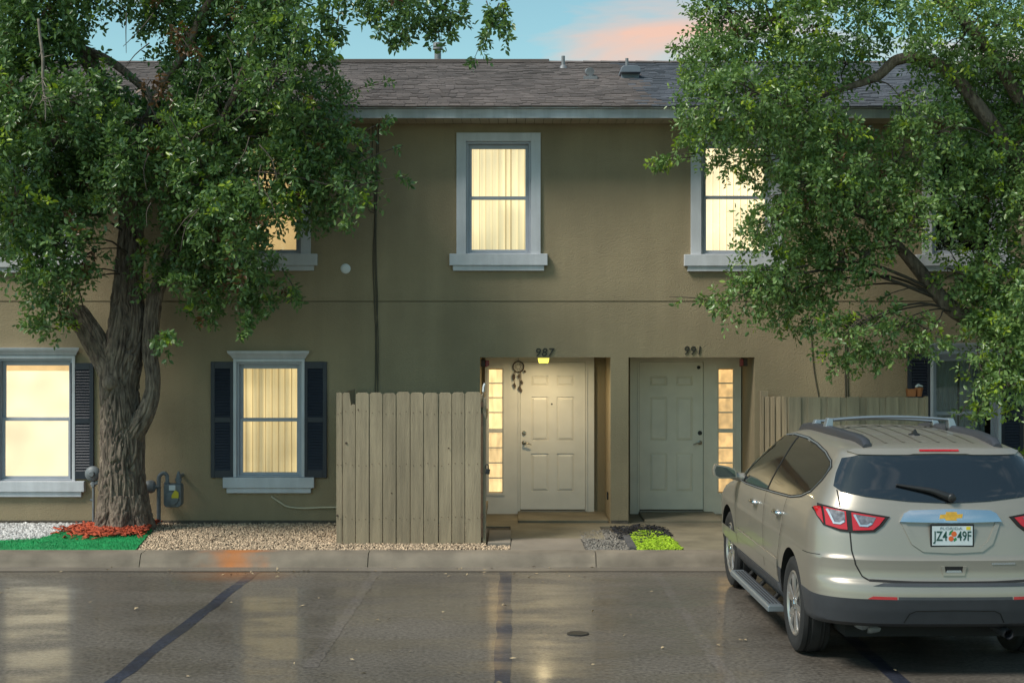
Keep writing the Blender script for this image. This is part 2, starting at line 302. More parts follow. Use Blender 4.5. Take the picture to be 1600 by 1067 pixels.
def leafmat(name, c1, c2, c3=None):
    m = bpy.data.materials.new(name); m.use_nodes = True; t = m.node_tree; b = t.nodes['Principled BSDF']; o = t.nodes['Material Output']
    geo = N(t, 'ShaderNodeNewGeometry'); rp = N(t, 'ShaderNodeValToRGB')
    rp.color_ramp.elements[0].color = (*c1, 1); rp.color_ramp.elements[1].color = (*c2, 1)
    if c3:
        e = rp.color_ramp.elements.new(0.93); e.color = (*c2, 1); rp.color_ramp.elements[-1].color = (*c3, 1)
    t.links.new(geo.outputs['Random Per Island'], rp.inputs[0]); t.links.new(rp.outputs[0], b.inputs['Base Color'])
    b.inputs['Roughness'].default_value = 0.32; b.inputs['Specular IOR Level'].default_value = 0.5
    tl = N(t, 'ShaderNodeBsdfTranslucent'); sc = N(t, 'ShaderNodeVectorMath', operation='MULTIPLY'); sc.inputs[1].default_value = (1.25, 1.4, 0.7)
    t.links.new(rp.outputs[0], sc.inputs[0]); t.links.new(sc.outputs[0], tl.inputs[0])
    mx = N(t, 'ShaderNodeMixShader'); mx.inputs[0].default_value = 0.28; t.links.new(b.outputs[0], mx.inputs[1]); t.links.new(tl.outputs[0], mx.inputs[2]); t.links.new(mx.outputs[0], o.inputs[0]); return m
M['leaf'] = leafmat('oak_leaf', (0.070, 0.135, 0.050), (0.155, 0.25, 0.080), (0.24, 0.34, 0.08))
M['leaf2'] = leafmat('oak_leaf_right', (0.098, 0.172, 0.062), (0.20, 0.305, 0.095), (0.29, 0.38, 0.09))
M['leafyoung'] = leafmat('young_leaf', (0.20, 0.32, 0.025), (0.34, 0.42, 0.04))
M['leafbrown'] = leafmat('dry_leaf', (0.09, 0.045, 0.02), (0.15, 0.075, 0.035))

# ------------------------------------------------------------------ ground, lot, kerb
KY0, KY1, KY2 = 15.62, 15.80, 15.95
WALL = 18.46; BACK = 19.52
o = MB().box(-400, 400, -300, 500, -0.6, -0.02).build('ground', M['lawn']); tag(o, kind='structure')
lot = MB().add([(-60,-40,0),(60,-40,0),(60,KY1,0),(-60,KY1,0)], [(0,1,2,3)]).build('parking_lot', M['asphalt']); tag(lot, kind='structure')
def stripe(name, pts, m, z=0.004):
    tag(MB().add([(x, y, z) for x, y in pts], [tuple(range(len(pts)))]).build(name, m), kind='structure')
def ragged(x, y0, y1, hw, m, skew=0.0):
    L = []; R = []; n = 26
    for i in range(n+1):
        y = y0+(y1-y0)*i/n; xx = x + skew*(y-y0)
        L.append((xx-hw+RNG.uniform(-.012,.012), y)); R.append((xx+hw+RNG.uniform(-.012,.012), y))
    mb = MB(); n1 = len(L); mb.add([(a,b,0.002) for a,b in L]+[(a,b,0.002) for a,b in R], [(i, n1+i, n1+i+1, i+1) for i in range(n1-1)])
    tag(mb.build('parking_line', m), kind='structure')
ragged(-2.98, 8.6, 15.35, 0.062, M['line'], 0.028); ragged(-0.07, 8.6, 15.40, 0.064, M['line']); ragged(2.86, 8.6, 15.2, 0.058, M['line'], 0.0)
ragged(-1.55, 10.8, 15.35, 0.05, M['lineghost'], 0.018); ragged(1.62, 9.3, 15.2, 0.05, M['lineghost'], -0.01)
def kerbmat():
    m = mat('kerb_concrete', (0.175, 0.145, 0.110), 0.85, 0.35, 2.4, 0.4, 60, detail=9, bdist=0.008); t = m.node_tree; b = t.nodes['Principled BSDF']
    src = b.inputs['Base Color'].links[0].from_socket
    geo = N(t, 'ShaderNodeNewGeometry'); sx = N(t, 'ShaderNodeSeparateXYZ'); t.links.new(geo.outputs['Position'], sx.inputs[0])
    s1 = N(t, 'ShaderNodeMath', operation='SUBTRACT'); s1.inputs[1].default_value = -3.12; t.links.new(sx.outputs[0], s1.inputs[0])
    ab = N(t, 'ShaderNodeMath', operation='ABSOLUTE'); t.links.new(s1.outputs[0], ab.inputs[0])
    nz = N(t, 'ShaderNodeTexNoise'); nz.inputs['Scale'].default_value = 3.2; nz.inputs['Detail'].default_value = 7; t.links.new(geo.outputs['Position'], nz.inputs[0])
    ad = N(t, 'ShaderNodeMath', operation='ADD'); t.links.new(ab.outputs[0], ad.inputs[0]); t.links.new(nz.outputs[0], ad.inputs[1])
    r = N(t, 'ShaderNodeMapRange', interpolation_type='SMOOTHSTEP'); r.inputs[1].default_value = 0.45; r.inputs[2].default_value = 0.95; r.inputs[3].default_value = 0.85; r.inputs[4].default_value = 0; t.links.new(ad.outputs[0], r.inputs[0])
    mx = N(t, 'ShaderNodeMix', data_type='RGBA'); mx.inputs[7].default_value = (0.40, 0.13, 0.025, 1); t.links.new(r.outputs[0], mx.inputs[0]); t.links.new(src, mx.inputs[6]); t.links.new(mx.outputs[2], b.inputs['Base Color']); return m
M['kerb'] = kerbmat()
kerb = MB().box(-26, 26, KY1, KY2-0.01, -0.02, 0.05).build('kerb', M['kerb']); tag(kerb, kind='structure')
joints = [-26, -21.5, -17, -12.6, -8.3, (224-800)*KY1/F, (577-800)*KY1/F, (930-800)*KY1/F, 3.5, 6.1, 8.7, 13, 17, 21.5, 26]
for a, b in zip(joints, joints[1:]):
    mb = MB(); pr = [(KY0-0.05, -0.01), (KY0, 0.004), (KY0+0.02, 0.05), (KY0+0.055, 0.115), (KY0+0.10, 0.140), (KY2, 0.142), (KY2, -0.01)]
    n = len(pr); x0, x1 = a+0.005, b-0.005; k = 8
    vs = []
    for i in range(k+1):
        x = x0+(x1-x0)*i/k
        vs += [(x, y+(RNG.uniform(-.004,.004) if 0 < j < 5 else 0), z) for j, (y, z) in enumerate(pr)]
    fs = [(i*n+j, (i+1)*n+j, (i+1)*n+(j+1)%n, i*n+(j+1)%n) for i in range(k) for j in range(n)]
    fs += [tuple(range(n)), tuple(k*n+j for j in range(n-1,-1,-1))]
    mb.add(vs, fs); mb.build('kerb_section', M['kerb'], kerb, auto=50)
gut = MB().add([(-26, KY0-0.32, 0.006), (26, KY0-0.32, 0.006), (26, KY0-0.045, 0.006), (-26, KY0-0.045, 0.006)], [(0,1,2,3)]).build('gutter', mat('gutter_concrete', (0.155, 0.133, 0.11), 0.5, 0.25, 1.6, 0.3, 60, coat=0.2, detail=8)); tag(gut, kind='structure')
bed = MB().box(-26, 26, KY2+0.002, WALL, -0.02, GZ-0.03).build('planting_bed', M['soil']); tag(bed, kind='structure')

# concrete path, porch floors and steps
tag(MB().slab([gnd(797,861), gnd(916,861), gnd(907,841), gnd(800,841)], 0, GZ+0.004).build('path', M['concrete'], bevel=0.006), kind='structure')
tag(MB().box(-0.02, 1.13, gnd(0,840.5)[1], WALL-0.3, 0, GZ-0.004).build('path', M['porch'], bevel=0.006), kind='structure')
tag(MB().box(gnd(762,0+850)[0], gnd(798,850)[0], gnd(0,849)[1], gnd(0,829)[1], 0, GZ+0.012).build('paving_slab', M['concrete'], bevel=0.006), kind='structure')
tag(MB().box(-0.45, 3.25, WALL-0.3, BACK+0.3, 0, GZ-0.012).build('porch_floor', M['porch'], bevel=0.006), kind='structure')
tag(MB().slab([gnd(1066,858), gnd(1230,858), gnd(1180,822), gnd(1036,822)], 0, GZ).build('path', M['porch'], bevel=0.006), kind='structure')
tag(MB().box(0.08, 1.27, WALL+0.05, BACK-0.01, 0.05, GZ+0.02).build('door_step', M['porch'], bevel=0.008), kind='structure')
tag(MB().box(1.75, 2.78, WALL+0.05, BACK-0.01, 0.05, GZ+0.02).build('door_step', M['porch'], bevel=0.008), kind='structure')

# ------------------------------------------------------------------ loose ground cover
def inpoly(x, y, P):
    c = False; j = len(P)-1
    for i in range(len(P)):
        if (P[i][1] > y) != (P[j][1] > y) and x < (P[j][0]-P[i][0])*(y-P[i][1])/(P[j][1]-P[i][1])+P[i][0]: c = not c
        j = i
    return c
def rand_in(P, n):
    xs = [p[0] for p in P]; ys = [p[1] for p in P]; r = []
    while len(r) < n:
        x = RNG.uniform(min(xs), max(xs)); y = RNG.uniform(min(ys), max(ys))
        if inpoly(x, y, P): r.append((x, y))
    return r
def rotmats(n):
    q = NR.normal(size=(n, 4)); q /= np.linalg.norm(q, axis=1)[:, None]; w_, x, y, z = q.T
    return np.stack([np.stack([1-2*(y*y+z*z), 2*(x*y-z*w_), 2*(x*z+y*w_)], -1), np.stack([2*(x*y+z*w_), 1-2*(x*x+z*z), 2*(y*z-x*w_)], -1), np.stack([2*(x*z-y*w_), 2*(y*z+x*w_), 1-2*(x*x+y*y)], -1)], -2)
def np_mesh(name, V, Fq, mats, midx=None, smooth=False):      # V (n,3), Fq (m,k)
    me = bpy.data.meshes.new(name); k = Fq.shape[1]
    me.vertices.add(len(V)); me.vertices.foreach_set('co', V.astype(np.float32).ravel())
    me.loops.add(Fq.size); me.loops.foreach_set('vertex_index', Fq.astype(np.int32).ravel())
    me.polygons.add(len(Fq)); me.polygons.foreach_set('loop_start', np.arange(0, Fq.size, k, dtype=np.int32))
    for m in mats: me.materials.append(m)
    if midx is not None: me.polygons.foreach_set('material_index', midx.astype(np.int32))
    if smooth: me.polygons.foreach_set('use_smooth', np.ones(len(Fq), dtype=bool))
    me.update(calc_edges=True); me.validate(); return me
def scatter(name, pts, z, base, faces, smin, smax, mats, aniso=(1,1,1), flat=False, parent=None, rise=None):
    n = len(pts); P = np.array([(x, y, z) for x, y in pts], float)
    P[:, 2] += NR.uniform(0, 0.012, n)
    if rise: P[:, 2] += np.array([rise(x, y) for x, y in pts])
    if flat:
        a = NR.uniform(0, 6.28, n); R = np.zeros((n,3,3)); R[:,0,0] = np.cos(a); R[:,0,1] = -np.sin(a); R[:,1,0] = np.sin(a); R[:,1,1] = np.cos(a); R[:,2,2] = 1
        tl = NR.normal(0, 0.22, (n, 2)); R[:,2,0] = tl[:,0]; R[:,2,1] = tl[:,1]
    else: R = rotmats(n)
    S = NR.uniform(smin, smax, n)
    B = np.array(base)*np.array(aniso)
    V = np.einsum('nij,kj->nki', R, B)*S[:,None,None] + NR.normal(0, 0.12, (n, len(B), 1))*0 + P[:,None,:]
    V += NR.normal(0, 1, V.shape)*(S*0.10)[:,None,None]
    Fq = (np.arange(n)*len(B))[:,None,None] + np.array(faces)[None]
    me = np_mesh(name, V.reshape(-1,3), Fq.reshape(-1, Fq.shape[-1]), mats)
    o = mesh_obj(name, me, (0,0,0), parent); return o
OCT = [(1,0,0),(-1,0,0),(0,1,0),(0,-1,0),(0,0,1),(0,0,-1)]; OCTF = [(0,2,4),(2,1,4),(1,3,4),(3,0,4),(2,0,5),(1,2,5),(3,1,5),(0,3,5)]
CHIP = [(-1,-.22,-.1),(1,-.16,-.1),(1,.2,-.1),(-1,.18,-.1),(-1,-.2,.1),(1,-.18,.1),(1,.16,.1),(-1,.22,.1)]; CHIPF = [(0,3,2,1),(4,5,6,7),(0,1,5,4),(1,2,6,5),(2,3,7,6),(3,0,4,7)]
TX, TY = at(193, 830, 17.72)[0], 17.72            # trunk of the left tree
turf_poly = [gnd(-30,864), gnd(204,864), gnd(238,828), gnd(200,822), gnd(150,822), gnd(100,830), gnd(60,842), gnd(-30,846)]
turf_poly = [(x, max(y, KY2+0.01)) for x, y in turf_poly]
tag(MB().slab(turf_poly, 0.09, GZ+0.006).build('turf_mat', M['turf']), kind='structure')
pts = rand_in(turf_poly, 9000)
BL = [(-.12,0,0),(.12,0,0),(.05,.15,1)]
o = scatter('turf_blades', pts, GZ+0.004, BL, [(0,1,2)], 0.012, 0.022, [M['turf']], flat=True); tag(o, 'short bright green artificial turf between kerb and tree', 'artificial turf', kind='stuff')
white_poly = [gnd(-40,845), gnd(60,841), gnd(100,829), gnd(150,821.5), gnd(170,817), gnd(-40,817)]
white_poly = [(x, min(y, WALL-0.02)) for x, y in white_poly]
o = scatter('white_gravel', rand_in(white_poly, 4200), GZ-0.018, OCT, OCTF, 0.016, 0.034, [M['gravelw']], aniso=(1,.8,.65)); tag(o, 'white gravel strip under the far left window', 'gravel', kind='stuff')
tan_poly = [(gnd(204,864)[0], KY2+0.01), (gnd(797,864)[0], KY2+0.01), gnd(797,851), gnd(760,851), (-0.45, WALL-0.02), (gnd(245,817)[0], WALL-0.02), gnd(240,827)]
o = scatter('tan_gravel', rand_in(tan_poly, 21000), GZ-0.020, OCT, OCTF, 0.009, 0.021, [M['gravelt']], aniso=(1,.8,.6)); tag(o, 'tan gravel bed under the middle window', 'gravel', kind='stuff')
grey_poly = [gnd(912,861), gnd(992,861), gnd(985,842), gnd(950,826), gnd(905,830)]
o = scatter('grey_gravel', rand_in(grey_poly, 1900), GZ-0.022, OCT, OCTF, 0.012, 0.026, [M['gravelg']], aniso=(1,.8,.6)); tag(o, 'dull grey gravel beside the front path', 'gravel', kind='stuff')
def mulch_rise(x, y):
    d = math.hypot(x-TX, y-TY); return max(0, 0.09*(1-d/0.95))
mp_ = []
while len(mp_) < 2600:
    a = RNG.uniform(0, 6.28); r = 0.22+abs(RNG.gauss(0, 0.22))
    x, y = TX+r*1.0*math.cos(a)+0.02, TY-0.05+r*1.05*math.sin(a)
    if KY2+0.25 < y < WALL-0.05 and x < gnd(232,828)[0]+(gnd(232,828)[0]-gnd(210,858)[0])*(min(y,gnd(0,828)[1])-gnd(0,828)[1])/(gnd(0,828)[1]-gnd(0,858)[1]) and r < 1.1: mp_.append((x, y))
o = scatter('red_mulch', mp_, GZ+0.004, CHIP, CHIPF, 0.025, 0.06, [M['mulch']], flat=True, rise=mulch_rise); tag(o, 'red dyed wood mulch heaped round the left trunk', 'mulch', kind='stuff')
lime_poly = [gnd(996,859), gnd(1068,859), gnd(1036,830), gnd(1000,829), gnd(985,836)]
tag(MB().slab(lime_poly, 0.09, GZ-0.004).build('lime_bed', mat('lime_dust', (0.28, 0.46, 0.03), 0.9, 0.4, 14)), kind='structure')
lp = rand_in(lime_poly, 2800)
def lime_keep(p): return not (p[1] > gnd(0,838)[1] and RNG.random() < 0.6)
o = scatter('lime_mulch', [p for p in lp if lime_keep(p)], GZ, CHIP, CHIPF, 0.010, 0.030, [M['lime']], flat=True); tag(o, 'bright lime green chips by the second path', 'mulch', kind='stuff')
bm_poly = [gnd(955,824), gnd(968,842), gnd(1000,850), gnd(1012,842), gnd(1052,838), gnd(1040,824), gnd(1000,820)]
o = scatter('black_mulch', rand_in(bm_poly, 600), GZ+0.002, CHIP, CHIPF, 0.014, 0.036, [M['blackmulch']], flat=True); tag(o, 'black bark mulch spilled at the foot of the pillar', 'mulch', kind='stuff')
pv = MB().box(gnd(984,858)[0], gnd(996,858)[0], gnd(0,857)[1], gnd(0,838)[1], 0.05, GZ+0.02).build('edging_brick', mat('edging_slate', (0.07, 0.07, 0.075), 0.8, 0.25, 12), bevel=0.006); tag(pv, 'dark grey edging block beside the lime green chips', 'edging block')
sp = [(RNG.uniform(-6, 6.5), RNG.uniform(10, 15.6)) for _ in range(110)]
sp += [(RNG.uniform(-4.5, 1), RNG.uniform(14.9, 15.58)) for _ in range(60)]
LF = [(-1,0,0),(-.2,-.4,.12),(1,0,.05),(-.2,.4,.12)]
o = scatter('fallen_leaves', sp, 0.006, LF, [(0,1,2,3)], 0.012, 0.03, [M['deadleaf']], flat=True); tag(o, 'small dry leaves scattered on the asphalt', 'fallen leaves', kind='stuff')
c = gnd(903, 990, 0); mb = MB().lathe([(0.095, 0), (0.095, 0.006), (0.08, 0.009), (0.05, 0.007)], (c[0], c[1], 0.001), 'z', 24)
o = mb.build('cleanout_cover', M['blackm'], smooth=False); tag(o, 'small round dark metal cover set in the asphalt', 'drain cover')

# ------------------------------------------------------------------ the townhouse
HX0, HX1 = -13.0, 13.0
def WX(px, Y=WALL): return (px-800)*Y/F
def WZ(py, Y=WALL): return CAM_H-(py-533.5)*Y/F
def grid_wall(mb, x0, x1, z0, z1, holes, y, depth=None):
    xs = sorted({x0, x1, *[h[0] for h in holes], *[h[1] for h in holes]}); xs = [x for x in xs if x0 <= x <= x1]
    zs = sorted({z0, z1, *[h[2] for h in holes], *[h[3] for h in holes]}); zs = [z for z in zs if z0 <= z <= z1]
    for a, b in zip(xs, xs[1:]):
        for c_, d in zip(zs, zs[1:]):
            mx, mz = (a+b)/2, (c_+d)/2
            if any(h[0] < mx < h[1] and h[2] < mz < h[3] for h in holes): continue
            mb.add([(a,y,c_),(b,y,c_),(b,y,d),(a,y,d)], [(0,1,2,3)])
    for h in holes:
        dp = h[4] if len(h) > 4 else depth
        a, b, c_, d = max(h[0], x0), min(h[1], x1), max(h[2], z0), min(h[3], z1)
        if c_ >= d: continue
        mb.add([(a,y,c_),(a,y,d),(a,y+dp,d),(a,y+dp,c_)], [(0,1,2,3)]); mb.add([(b,y,c_),(b,y+dp,c_),(b,y+dp,d),(b,y,d)], [(0,1,2,3)])
        if d == h[3]: mb.add([(a,y,d),(b,y,d),(b,y+dp,d),(a,y+dp,d)], [(0,1,2,3)])
        if c_ == h[2] and c_ > z0: mb.add([(a,y,c_),(a,y+dp,c_),(b,y+dp,c_),(b,y,c_)], [(0,1,2,3)])
house = empty('townhouse', (0, WALL+4, 0.1)); tag(house, 'two storey olive tan stucco townhouse block with grey shingle roof', 'townhouse')
LINT = 2.292; ZS = 5.345; ZJ = 3.024
# windows: (pane x0,x1, upper pane top, rail, lower pane bottom, kind, storey)
WIN = [dict(x0=378, x1=462, t=232, m=309, b=390, up=True, look='tan'),
       dict(x0=737, x1=821, t=232, m=309, b=390, up=True, look='blind'),
       dict(x0=1104, x1=1196, t=231, m=308, b=391, up=True, look='bright'),
       dict(x0=6, x1=105, t=571, m=655, b=744, up=False, look='shade', sh='r'),
       dict(x0=378.5, x1=463, t=576, m=656, b=738, up=False, look='blind2', sh='lr'),
       dict(x0=14, x1=98, t=236, m=312, b=393, up=True, look='dark'),
       dict(x0=1464, x1=1548, t=231, m=308, b=391, up=True, look='dark'),
       dict(x0=1466, x1=1550, t=564, m=646, b=736, up=False, look='curtain', sh='lr'),
       dict(x0=1838, x1=1922, t=231, m=308, b=391, up=True, look='dark'), dict(x0=-345, x1=-261, t=232, m=309, b=390, up=True, look='dark')]
holes = []
for q in WIN:
    q['hole'] = (WX(q['x0']-10), WX(q['x1']+10), WZ(q['b']+7), WZ(q['t']-12), 0.16); holes.append(q['hole'])
A1 = (WX(750), WX(954), 0.0, LINT, BACK-WALL); A2 = (WX(982), WX(1179), 0.0, LINT, BACK-WALL)
wl = MB(); grid_wall(wl, HX0, HX1, 0.02, ZJ-0.007, holes+[A1, A2], WALL); wl.build('lower_wall', M['stucco'], house)
wu = MB(); grid_wall(wu, HX0, HX1, ZJ+0.007, ZS+0.1, holes, WALL); wu.build('upper_wall', M['stucco'], house)
MB().box(HX0, HX1, WALL+0.016, WALL+0.03, ZJ-0.02, ZJ+0.02).build('control_joint', mat('joint', (0.17, 0.135, 0.085), 0.9), house)
for a_, b_ in ((HX0, -.425), (1.30, 1.52), (3.19, HX1)): MB().box(a_, b_, WALL-.012, WALL-.001, GZ-.03, GZ+.028).build('base_strip', M['soil'], house)
mb = MB(); grid_wall(mb, -0.6, 3.4, 0.02, 2.6, [], BACK); mb.build('alcove_wall', M['stucco'], house)
mb = MB(); mb.box(HX0, HX0+0.2, WALL+0.01, WALL+9.2, 0.02, ZS); mb.box(HX1-0.2, HX1, WALL+0.01, WALL+9.2, 0.02, ZS); mb.box(HX0, HX1, WALL+9.0, WALL+9.2, 0.02, ZS); mb.build('side_wall', M['stucco'], house)
# eaves
EY = 18.0
MB().box(HX0-0.3, HX1+0.3, EY, EY+0.03, 5.352, 5.47).build('fascia', M['fascia'], house, bevel=0.004)
MB().box(HX0-0.3, HX1+0.3, EY-0.045, EY+0.06, 5.472, 5.487).build('drip_edge', M['fascia'], house)
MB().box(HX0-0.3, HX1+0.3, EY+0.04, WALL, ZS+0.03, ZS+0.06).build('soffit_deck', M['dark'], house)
pm = MB().box(-0.056, 0.056, -(WALL-EY-0.035)/2, (WALL-EY-0.035)/2, -0.006, 0.006); pme, _ = pm.mesh('soffit_panel', M['soffit'], center=(0,0,0))
k = 0; x = -7.2
while x < 7.2:
    mesh_obj('soffit_panel' if k == 0 else 'soffit_panel.%03d' % k, pme, (x, (EY+0.035+WALL)/2, ZS+0.012), house); x += 0.118; k += 1
# roof
RY, RZ = 22.8, 7.01; E0 = (EY-0.06, 5.492); sl_ = math.hypot(RY-E0[0], RZ-E0[1]); uy, uz = (RY-E0[0])/sl_, (RZ-E0[1])/sl_
roof = MB().add([(HX0-.3,E0[0],E0[1]),(HX1+.3,E0[0],E0[1]),(HX1+.3,RY,RZ),(HX0-.3,RY,RZ),(HX0-.3,RY+4.9,E0[1]),(HX1+.3,RY+4.9,E0[1])], [(0,1,2,3),(3,2,5,4)]).build('roof', M['shingle_brown'], house)
expo = 0.143; NC = int(sl_/expo); parts = 0
SPLIT = 1.78
stf = {0: MB(), 1: MB()}
tabs = {}
def shingle(mb, x0, x1, c, th):
    s0 = c*expo-0.012-RNG.choice([0,0,.012,.022]); s1 = s0+expo+0.09; lift0 = 0.012+th; lift1 = 0.004
    def p(x, s, l): return (x, E0[0]+uy*s-uz*l, E0[1]+uz*s+uy*l)
    mb.add([p(x0,s0,0.001),p(x1,s0,0.001),p(x1,s1,0.001),p(x0,s1,0.001),p(x0,s0,lift0),p(x1,s0,lift0),p(x1,s1,lift1),p(x0,s1,lift1)], [(0,3,2,1),(4,5,6,7),(0,1,5,4),(1,2,6,5),(3,0,4,7)])
for c_ in range(NC):
    x = HX0-0.28 + RNG.uniform(0, 0.25)
    while x < HX1+0.2:
        wd = RNG.choice([0.11, 0.13, 0.16, 0.20]); th = RNG.choice([0.0, 0.0, 0.004, 0.007]); x1 = x+wd-0.005
        mid = (x+x1)/2; g = 1 if mid + RNG.uniform(-.18,.18) > SPLIT else 0
        if parts < 300 and -2.6 < mid < 2.4:
            mb = MB(); shingle(mb, x, x1, c_, th); me, cc = mb.mesh('shingle', M['shingle_grey' if g else 'shingle_brown'])
            mesh_obj('shingle', me, Vector(cc), roof); parts += 1
        else: shingle(stf[g], x, x1, c_, th)
        x += wd
for g in (0, 1):
    o = stf[g].build('shingle_field', M['shingle_grey' if g else 'shingle_brown'], roof); o['kind'] = 'stuff'
mb = MB()
x = HX0
while x < HX1:
    mb.add([(x,RY-0.15,RZ-0.022),(x+0.29,RY-0.15,RZ-0.026),(x+0.29,RY,RZ+0.028),(x,RY,RZ+0.034),(x+0.29,RY+0.15,RZ-0.026),(x,RY+0.15,RZ-0.022)], [(0,1,2,3),(3,2,4,5)]); x += 0.283
mb.build('ridge_cap', M['shingle_brown'], roof)
MB().box(-3.1, 0.6, RY-0.1, RY+0.1, RZ-0.01, RZ+0.042).build('ridge_vent', M['shingle_brown'], roof, bevel=0.01)
fx, _, fz = at(684, 97, 23.2)
MB().tube([(fx, 23.2, 6.7), (fx, 23.2, fz+0.2)], 0.055, 14).tube([(fx, 23.2, fz+0.2), (fx, 23.2, fz+0.23)], 0.085, 14).tube([(fx, 23.2, fz+0.25), (fx, 23.2, fz+0.31)], [0.08, 0.075], 14).build('flue_pipe', M['galv'], house, auto=40)
def roofpt(px, py):       # point on the roof slope under a photo pixel
    k = (CAM_H*0 + (533.5-py)/F); Y = (E0[1]-CAM_H-E0[0]*uz/uy)/(k-uz/uy); return ((px-800)*Y/F, Y, CAM_H+k*Y)
x, y, z = roofpt(880, 107); MB().tube([(x,y,z-0.1),(x,y,z+0.19)], 0.028, 12).lathe([(0.07,-0.02),(0.05,0.03),(0.03,0.05)], (x,y,z)).build('vent_pipe', M['galv'], house, auto=40)
x, y, z = roofpt(922, 124); mb = MB().tube([(x,y-0.05,z+0.10),(x,y+0.35,z+0.17)], 0.062, 16); mb.slab([(x-.1,y-.1),(x+.1,y-.1),(x+.1,y+.3),(x-.1,y+.3)], z-0.02, z+0.03); mb.build('roof_vent', M['galv'], house, auto=40)
x, y, z = roofpt(985, 124); mb = MB()
mb.prism([(x-.13,z),(x+.13,z),(x+.13,z+.10),(x-.13,z+.10)], y+0.05, y+0.3); mb.prism([(x-.15,z+.09),(x+.15,z+.09),(x+.14,z+.16),(x+.10,z+.19),(x-.10,z+.19),(x-.14,z+.16)], y-0.06, y+0.42)
mb.build('roof_vent', mat('vent_grey', (0.16, 0.18, 0.21), 0.5, metal=0.3), house, bevel=0.008)
x2, y2, z2 = roofpt(982, 112); MB().tube([(x2,y2+.3,z2),(x2,y2+.3,z2+.26)], 0.026, 10).build('vent_pipe', M['galv'], house, auto=40)

# shutters and windows
def shutter(px0, px1, py0, py1):
    x0, x1, z0, z1 = WX(px0), WX(px1), WZ(py1), WZ(py0); y = WALL-0.032; st = 0.052; mid = (z0+z1)/2
    mb = MB(); bars = [(x0, x0+st, z0, z1), (x1-st, x1, z0, z1), (x0+st, x1-st, z0, z0+0.1), (x0+st, x1-st, z1-0.09, z1), (x0+st, x1-st, mid-0.035, mid+0.035)]
    for a, b, c_, d in bars: mb.box(a, b, y, WALL-0.001, c_, d)
    mb.box(x0+st, x1-st, WALL-0.010, WALL-0.002, z0+0.1, z1-0.09)
    s = mb.build('shutter', M['shutter'], house, bevel=0.003)
    lm = MB().add([(-(x1-x0)/2+st,-.012,-.016),((x1-x0)/2-st,-.012,-.016),((x1-x0)/2-st,.006,.017),(-(x1-x0)/2+st,.006,.017),(-(x1-x0)/2+st,-.006,-.018),((x1-x0)/2-st,-.006,-.018),((x1-x0)/2-st,.011,.015),(-(x1-x0)/2+st,.011,.015)], [(0,1,2,3),(7,6,5,4),(0,4,5,1),(2,6,7,3)])
    me, _ = lm.mesh('louvre', M['shutter'], center=(0,0,0))
    for a, b in ((z0+0.1, mid-0.035), (mid+0.035, z1-0.09)):
        n = int((b-a)/0.036)
        for i in range(n): mesh_obj('louvre', me, ((x0+x1)/2, WALL-0.022, a+(i+0.5)*(b-a)/n), s)
